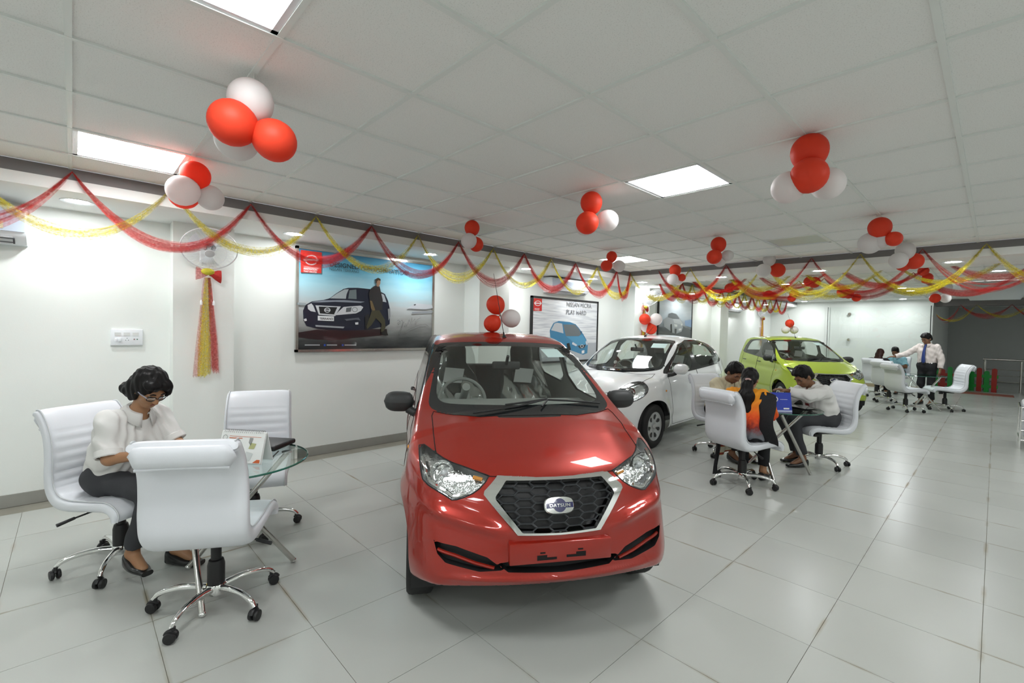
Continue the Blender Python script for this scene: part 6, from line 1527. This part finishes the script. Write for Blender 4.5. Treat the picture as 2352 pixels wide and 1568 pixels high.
    for S_ in 'LR':
        sh, el, wr = g('sh' + S_), g('elb' + S_), g('wri' + S_)
        C.cone(sh, el, .047 * sc, .046 * sc, .04, inflate=inf, cut=None if sleeve > .5 else (lerp(sh, el, sleeve * 2), unit(el - sh)))
        if sleeve > .5: q = lerp(el, wr, (sleeve - .5) * 2); C.cone(el, q, .046 * sc, .034 * sc, .02, inflate=inf * .8, cut=(q, unit(wr - el)))
    # neck opening
    c = nb + fw * .035 + np.array((0, 0, .01)); C.put(lambda P: sd_cone(P, nb + (nb - ch) * .05, hp(-.01, 0, -.02), .062, .075), np.minimum(nb, hd) - .2, np.maximum(nb, hd) + .2, 0, True)
    ph = rnd.uniform(0, 6)
    wr_ = lambda X, Y, Z: wave * (np.sin(38 * Z + 24 * X + 9 * np.sin(17 * Y + ph)) + .7 * np.sin(31 * Y - 44 * X + 21 * Z + ph) + .6 * np.sin(60 * Z + 35 * Y))
    V, F = C.mesh(wr_); V = relax(V, F, 1, .4); so = arr('shirt', V, F, shirt, t)
    # cuffs (rolled bands) and collar
    for S_ in 'LR':
        sh, el, wr = g('sh' + S_), g('elb' + S_), g('wri' + S_)
        q = lerp(sh, el, sleeve * 2) if sleeve <= .5 else lerp(el, wr, (sleeve - .5) * 2); d = unit(el - sh) if sleeve <= .5 else unit(wr - el); r0 = (.060 if sleeve <= .5 else .040 + inf * .4) * sc + (inf * .5 if sleeve <= .5 else 0)
        MB().lathe([(r0 * .90, -.035), (r0 * 1.06, -.03), (r0 * 1.07, .004), (r0 * .98, .010), (r0 * .88, .004)], 22, o=q, axis=tuple(d)).build('cuff', shirt, so)
    ax = unit(hp(-.01, 0, -.05) - nb); xx = unit(fw - ax * np.dot(fw, ax)); yy = np.cross(ax, xx); cl = MB(); P = []
    for k in range(25):
        a = -PI * .90 + 2 * PI * .90 * k / 24; fr = abs(a) / (PI * .9)            # a = 0 is the nape
        dirv = -xx * math.cos(a) + yy * math.sin(a); r1 = .060 * sc; base = nb + ax * (.004 - .012 * fr)
        drop = .032 + .035 * max(0, fr - .55) / .45
        P.append([tuple(base + dirv * (r1 * .98) + ax * -.005), tuple(base + dirv * r1 + ax * .036), tuple(base + dirv * (r1 + .012) + ax * .034), tuple(base + dirv * (r1 + .032 + .016 * fr) + ax * (.034 - drop) + xx * (.016 * max(0, fr - .5)))])
    cl.grid(P); co = cl.build('collar', shirt, so, fix=False)
    sd_ = co.modifiers.new('thick', 'SOLIDIFY'); sd_.thickness = .003; sd_.offset = 0
    # trousers
    Tn = Field(lo, hi, h)
    Tn.cone(g('hipL') * .6 + pe * .4, g('hipR') * .6 + pe * .4, .122, .122, .05)
    for s_ in (-1, 1): Tn.cone(pe + latp * .055 * s_, pe + latp * .05 * s_ + unit(ch - pe) * .05, .114, .104, .05)
    if tuck:
        for s_ in (-1, 1): Tn.cone(pe + latp * .055 * s_, pe + latp * .052 * s_ + unit(ch - pe) * .08, .120, .112, .04, cut=(pe + unit(ch - pe) * .06, unit(ch - pe)))
    for S_ in 'LR':
        hi_, k_, a_ = g('hip' + S_), g('knee' + S_), g('ank' + S_)
        Tn.cone(hi_, k_, .092 * sc, .070 * sc, .05); q = lerp(k_, a_, .88); Tn.cone(k_, q, .068 * sc, .056 * sc, .03, cut=(q, unit(a_ - k_)))
    V, F = Tn.mesh(lambda X, Y, Z: .003 * (np.sin(45 * X + 20 * Y + 13 * Z) + np.sin(33 * Z - 27 * X + 31 * Y))); V = relax(V, F, 1, .4); arr('trousers', V, F, trousers, t)
    if tuck:
        c = pe + unit(ch - pe) * .05; f2 = unit(np.cross(latp, unit(ch - pe)))
        MB().tube([tuple(c + latp * .168 * math.cos(a) + f2 * .124 * math.sin(a)) for a in np.linspace(0, 2*PI, 36, endpoint=False)], .016, 8, closed=True).build('belt', M_blackgloss, t)
    # shoes
    for S_ in 'LR':
        a_, o_ = g('ank' + S_), g('toe' + S_); d = unit((o_ - a_) * (1, 1, 0)); z0 = min(a_[2] - .075, o_[2] - .03); sdv = np.array((-d[1], d[0], 0))
        base = np.array((a_[0], a_[1], 0)) - d * .055; P = []
        for i in range(13):
            q = i / 12; wd = .030 + .018 * math.sin(PI * min(1, q * 1.15)) ** .7 * (1 if q < .8 else 1 - (q - .8) * 2.2); ht = (.085 - .045 * min(1, q / .6)) * (1 if q < .9 else .75); c = base + d * (.255 * sc * q)
            zz = z0 + (o_[2] - a_[2] + .045) * 0
            P.append([tuple(c + sdv * (wd * math.copysign(abs(math.cos(w_)) ** .6, math.cos(w_))) + np.array((0, 0, z0 + .001 + ht * (.5 + .5 * math.copysign(abs(math.sin(w_)) ** .7, math.sin(w_)))))) for w_ in np.linspace(0, 2*PI, 18)])
        b = MB().grid(P); b.poly(P[0][:-1]); b.poly(P[-1][:-1]); b.build('shoe', shoe, t, sharp=60)
    # hair
    K = Field(hd - .5, hd + .30, max(.006, h * .8)); KE = lambda c, r, k=.015, sub=False: K.ell(hp(*c), tuple(v * sc for v in r), H, k, sub)
    if hair == 'bob':
        KE((-.018, 0, .045), (.114, .096, .100)); KE((-.060, 0, -.03), (.085, .100, .095)); KE((-.090, 0, -.085), (.070, .100, .058)); KE((-.125, -.03, -.10), (.045, .06, .035)); KE((-.03, .066, -.03), (.050, .028, .085)); KE((-.03, -.066, -.03), (.050, .028, .085)); KE((.055, -.035, .085), (.055, .055, .035)); KE((.060, .045, .075), (.045, .04, .035)); KE((.082, .066, .035), (.022, .016, .05))
        KE((.100, 0, -.020), (.062, .064, .080), 0, True); KE((.07, 0, -.09), (.07, .060, .06), 0, True)
    elif hair == 'short':
        KE((-.016, 0, .045), (.106, .085, .094)); KE((-.060, 0, -.02), (.055, .076, .07)); KE((.060, 0, .098), (.045, .06, .03)); KE((.0, 0, .115), (.07, .07, .03))
        KE((.092, 0, -.012), (.070, .085, .078), 0, True); KE((.01, .09, -.035), (.045, .03, .045), 0, True); KE((.01, -.09, -.035), (.045, .03, .045), 0, True)
    elif hair == 'ponytail':
        KE((-.016, 0, .040), (.108, .088, .095)); KE((-.060, 0, -.01), (.062, .080, .08)); KE((.100, 0, -.020), (.066, .070, .080), 0, True)
        q = np.array(hp(-.10, 0, -.03)); dn_ = np.array((0, 0, -1.)); bk = -fw
        p1 = q + bk * .045 + dn_ * .06; p2 = q + bk * .075 + dn_ * .18; p3 = q + bk * .090 + dn_ * .32; p4 = q + bk * .085 + dn_ * .46
        for a_, b_, r0, r1 in ((q, p1, .036, .046), (p1, p2, .046, .066), (p2, p3, .066, .058), (p3, p4, .058, .010)):
            for s_ in (-.4, .4): K.cone(a_ + lat * s_ * r0 * .9, b_ + lat * s_ * r1 * .9, r0 * .75, r1 * .75, .03)
    elif hair == 'long':
        KE((-.016, 0, .040), (.110, .090, .097)); KE((-.055, 0, -.06), (.065, .092, .12)); KE((-.05, 0, -.18), (.055, .10, .10)); KE((.100, 0, -.020), (.066, .070, .090), 0, True)
    V, F = K.mesh(lambda X, Y, Z: .0022 * (np.sin(160 * X + 70 * Y) + np.sin(150 * Y - 60 * X + 20 * Z)))
    if len(V): arr('hair', relax(V, F, 1, .3), F, hair_m, t)
    if hair == 'ponytail': MB().ell(hp(-.125, 0, -.045), (.028, .034, .022), 14, 9).build('hair_clip', mat('pink hair clip', (.45, .28, .26), .4), t)
    if glasses:
        gm = M_blackgloss; gz = .004
        for s_ in (1, -1):
            rim = [hp(.104 - .012 * abs(math.cos(a)) * (1 if math.cos(a) * s_ > 0 else .2), (.034 + .025 * math.cos(a) * s_ * 1.0) * s_ if False else (.033 * s_ + .026 * math.cos(a)), -.004 + .0165 * math.copysign(abs(math.sin(a)) ** .8, math.sin(a))) for a in np.linspace(0, 2*PI, 24, endpoint=False)]
            fr_ = MB().tube(rim, .0026, 6, closed=True).build('spectacle_rim', gm, t); MB().poly(rim).build('spectacle_lens', thin_glass('spectacle glass', (.92, .95, .97), .5), fr_)
            MB().tube([hp(.096, .060 * s_, .004), hp(.05, .079 * s_, .004), hp(-.005, .082 * s_, .000)], .0030, 6).build('spectacle_arm', mat('pale spectacle arm', (.35, .36, .45), .3), t)
        MB().tube([hp(.106, .008, .0), hp(.112, 0, .003), hp(.106, -.008, .0)], .0024, 6).build('spectacle_bridge', gm, t)
    if tie is not None:
        P = []; a_ = nb + fw * .070; b_ = pe + fw * .150 + unit(ch - pe) * .05; mid = ch + fw * (.150 + loose)
        for i in range(15):
            q = i / 14; p = (1 - q) ** 2 * a_ + 2 * q * (1 - q) * (mid + fw * .035) + q * q * b_; w_ = .016 + .024 * q if q < .93 else .040 * (1 - q) / .07
            P.append([tuple(p + lat * w_ * v + fw * (.006 - .004 * v * v)) for v in (-1, -.3, .3, 1)])
        b = MB().grid(P).build('tie', tie, t, fix=False); m_ = b.modifiers.new('thick', 'SOLIDIFY'); m_.thickness = .005
        MB().ell(tuple(a_ + fw * .006 + np.array((0, 0, -.005))), (.018, .018, .020), 12, 8).build('tie_knot', tie, b)
    return t
def seated(**kw):
    J = dict(pelvis=(-.05, 0, .585), chest=(.04, 0, .85), neck=(.09, 0, .99), head=(.16, 0, 1.13), look=(0, R(-30)),
             shL=(.06, .17, .945), shR=(.06, -.17, .945), elbL=(.18, .24, .76), elbR=(.18, -.24, .76), wriL=(.40, .12, .778), wriR=(.40, -.12, .778), handL=(.50, .08, .772), handR=(.50, -.08, .772),
             hipL=(-.02, .09, .58), hipR=(-.02, -.09, .58), kneeL=(.40, .10, .555), kneeR=(.40, -.10, .555), ankL=(.33, .10, .095), ankR=(.33, -.10, .095), toeL=(.47, .11, .035), toeR=(.47, -.11, .035))
    J.update(kw); return J
cw = {c[3]: c for c in CH}
person('woman in a white shirt and grey trousers with black bobbed hair and glasses', (-3.85, .22, 0), R(32),
    seated(pelvis=(-.03, 0, .59), chest=(.10, -.01, .855), neck=(.165, -.015, .995), head=(.265, -.02, 1.155), look=(R(-8), R(-38)), shL=(.13, .135, .95), shR=(.12, -.155, .95), elbR=(.20, -.205, .755), wriR=(.40, -.15, .785), handR=(.49, -.10, .775), elbL=(.25, .165, .775), wriL=(.46, .07, .785), handL=(.55, .03, .775),
           kneeR=(.40, -.11, .55), kneeL=(.42, .09, .55), ankR=(.23, -.10, .15), toeR=(.36, -.13, .085), ankL=(.33, .10, .10), toeL=(.47, .12, .035)),
    h=.0065, skin=M_skin, sleeve=.46, female=True, hair='bob', glasses=True, loose=.004, wave=.0050, shirt_len=.05, grp='people at the glass tables')
M_orange = mat('orange printed kurta', (.78, .16, .012), .8); nt = M_orange.node_tree
tc = nt.nodes.new('ShaderNodeTexCoord'); sx_ = nt.nodes.new('ShaderNodeSeparateXYZ'); nz = nt.nodes.new('ShaderNodeTexNoise'); nz.inputs['Scale'].default_value = 30; nt.links.new(tc.outputs['Object'], sx_.inputs[0]); nt.links.new(tc.outputs['Object'], nz.inputs['Vector'])
mm = nt.nodes.new('ShaderNodeMath'); mm.operation = 'MULTIPLY_ADD'; mm.inputs[1].default_value = .12; nt.links.new(nz.outputs['Fac'], mm.inputs[0]); nt.links.new(sx_.outputs['Z'], mm.inputs[2])
cr = nt.nodes.new('ShaderNodeValToRGB'); el = cr.color_ramp.elements; el.new(.5); el.new(.5)
for e, (p, c) in zip(el, ((.62, (.16, .17, .19)), (.70, (.22, .025, .02)), (.80, (.80, .085, .012)), (1.0, (.80, .30, .015)))): e.position = p; e.color = (*c, 1)
nt.links.new(mm.outputs[0], cr.inputs[0]); nt.links.new(cr.outputs[0], nt.nodes['Principled BSDF'].inputs['Base Color'])
wd = person('woman with a long black ponytail in an orange kurta and black shawl', (-1.75, 5.05, 0), R(96),
    seated(pelvis=(-.06, 0, .585), chest=(.0, 0, .82), neck=(.035, 0, .965), head=(.075, .0, 1.095), look=(R(5), R(-22)), shL=(.02, .155, .925), shR=(.02, -.155, .925), elbR=(.14, -.19, .745), wriR=(.36, -.07, .785), handR=(.45, -.03, .775)), h=.009, shirt=M_orange, trousers=M_trb, sleeve=.9, female=True, hair='ponytail', loose=.012, shirt_len=.16, grp='people at the glass tables')
# shawl over her right shoulder and the striped tunic hem hanging beside the seat
b = MB(); P = []
for i in range(26):
    q = i / 25
    cx, cz = (-.02 - .10 * math.sin(PI * q), 1.0 - .50 * q); P.append([(cx - .02 + .05 * math.sin(3 * v + 5 * q) * .3, -.14 - .13 * v * (1 + .2 * q) + .012 * math.sin(9 * q + 3 * v), cz - .05 * v * v + .03 * (v - .5)) for v in np.linspace(0, 1, 9)])
o = b.grid(P).build('shawl', mat('black shawl', (.010, .010, .012), .75, bump=(90, .4)), wd, fix=False); md = o.modifiers.new('thick', 'SOLIDIFY'); md.thickness = .006
b = MB(); P = []
for i in range(26):
    q = i / 25; P.append([(.04 - .10 * v + .01 * math.sin(8 * q), .265 - .015 * math.sin(7 * v + 4 * q) + .02 * q, .52 - .46 * q) for v in np.linspace(0, 1, 6)])
o = b.grid(P).build('shawl_end', MATS['black shawl'], wd, fix=False); md = o.modifiers.new('thick', 'SOLIDIFY'); md.thickness = .006
M_hem = mat('striped cream hem', (.62, .58, .46), .85); nt = M_hem.node_tree; tc = nt.nodes.new('ShaderNodeTexCoord'); wv = nt.nodes.new('ShaderNodeTexWave'); wv.bands_direction = 'Z'; wv.inputs['Scale'].default_value = 3.6; wv.inputs['Distortion'].default_value = .6
nt.links.new(tc.outputs['Object'], wv.inputs['Vector']); cr = nt.nodes.new('ShaderNodeValToRGB'); cr.color_ramp.elements[0].position = .10; cr.color_ramp.elements[0].color = (.28, .04, .03, 1); cr.color_ramp.elements[1].position = .28; cr.color_ramp.elements[1].color = (.62, .58, .46, 1)
e = cr.color_ramp.elements.new(.18); e.color = (.55, .34, .06, 1); nt.links.new(wv.outputs['Fac'], cr.inputs[0]); nt.links.new(cr.outputs[0], nt.nodes['Principled BSDF'].inputs['Base Color'])
b = MB(); P = []
for i in range(16):
    q = i / 15; P.append([(.05 + .30 * v + .03 * q, .255 - .06 * v + .014 * math.sin(12 * v + 3 * q) + .02 * q, .50 - .26 * q + .04 * v * q) for v in np.linspace(0, 1, 12)])
o = b.grid(P).build('tunic_hem', M_hem, wd, fix=False); md = o.modifiers.new('thick', 'SOLIDIFY'); md.thickness = .004
person('man in a white shirt and dark red tie leaning over the glass table', (-1.44, 6.58, 0), R(230),
    seated(pelvis=(-.06, 0, .585), chest=(.06, .02, .83), neck=(.155, .035, .955), head=(.27, .055, 1.075), look=(R(5), R(-38)), shL=(.10, .19, .905), shR=(.13, -.14, .905), elbL=(.335, .235, .865), wriL=(.545, .16, .915), handL=(.63, .13, .93), elbR=(.27, -.20, .765), wriR=(.47, -.06, .785), handR=(.56, -.02, .775), kneeL=(.42, .11, .55), kneeR=(.40, -.11, .55), ankL=(.28, .11, .10), toeL=(.42, .12, .035), ankR=(.20, -.10, .10), toeR=(.34, -.10, .035)),
    h=.009, skin=M_skin2, sleeve=.93, loose=.012, tie=mat('dark red tie', (.14, .012, .012), .6), wave=.004, tuck=True, grp='people at the glass tables')
person('man in a beige shirt bending over the table beside the white car', (-2.44, 6.12, 0), R(-28),
    seated(chest=(.06, 0, .84), neck=(.14, -.01, .965), head=(.245, -.03, 1.085), look=(R(0), R(-38)), shL=(.10, .17, .92), shR=(.10, -.17, .92), elbL=(.28, .25, .76), elbR=(.28, -.24, .76), wriL=(.46, .14, .785), wriR=(.46, -.14, .785), handL=(.55, .1, .775), handR=(.55, -.1, .775)),
    h=.010, skin=M_skin2, shirt=M_shirtb, trousers=M_trb, sleeve=.45, loose=.012, grp='people at the glass tables')
person('standing man in a pale pink shirt and blue tie with one arm outstretched', (-1.08, 14.42, 0), R(-112),
    dict(pelvis=(0, 0, .93), chest=(.0, 0, 1.24), neck=(.01, 0, 1.405), head=(.05, -.01, 1.545), look=(R(-12), R(-28)), shL=(0, .168, 1.352), shR=(0, -.168, 1.352), elbL=(.0, .265, 1.09), wriL=(.05, .275, .86), handL=(.06, .27, .76), palmL=(0, -1, 0), elbR=(.13, -.36, 1.17), wriR=(.30, -.52, 1.10), handR=(.38, -.58, 1.09),
         hipL=(0, .09, .90), hipR=(0, -.09, .90), kneeL=(.02, .10, .49), kneeR=(.02, -.10, .49), ankL=(-.01, .105, .095), ankR=(-.01, -.105, .095), toeL=(.13, .12, .035), toeR=(.13, -.12, .035)),
    h=.012, skin=M_skin2, shirt=M_shirtp, trousers=M_trb, sleeve=.93, loose=.004, tuck=True, tie=mat('blue tie', (.02, .045, .20), .6), grp='people at the far tables')
person('man in a light blue shirt sitting beyond the standing man and facing the showroom', (-1.90, 16.85, 0), R(262), seated(head=(.18, 0, 1.16), neck=(.09, 0, 1.02), chest=(.04, 0, .88)), h=.012, skin=M_skin2, shirt=M_shirtl, trousers=M_trb, sleeve=.4, grp='people at the far tables')
person('seated person with long brown hair seen from behind over a white chair back', (-2.12, 15.3, 0), R(80), seated(), h=.012, shirt=M_trb, trousers=M_trb, sleeve=.9, female=True, hair='long', hair_m=M_hairb, grp='people at the far tables')
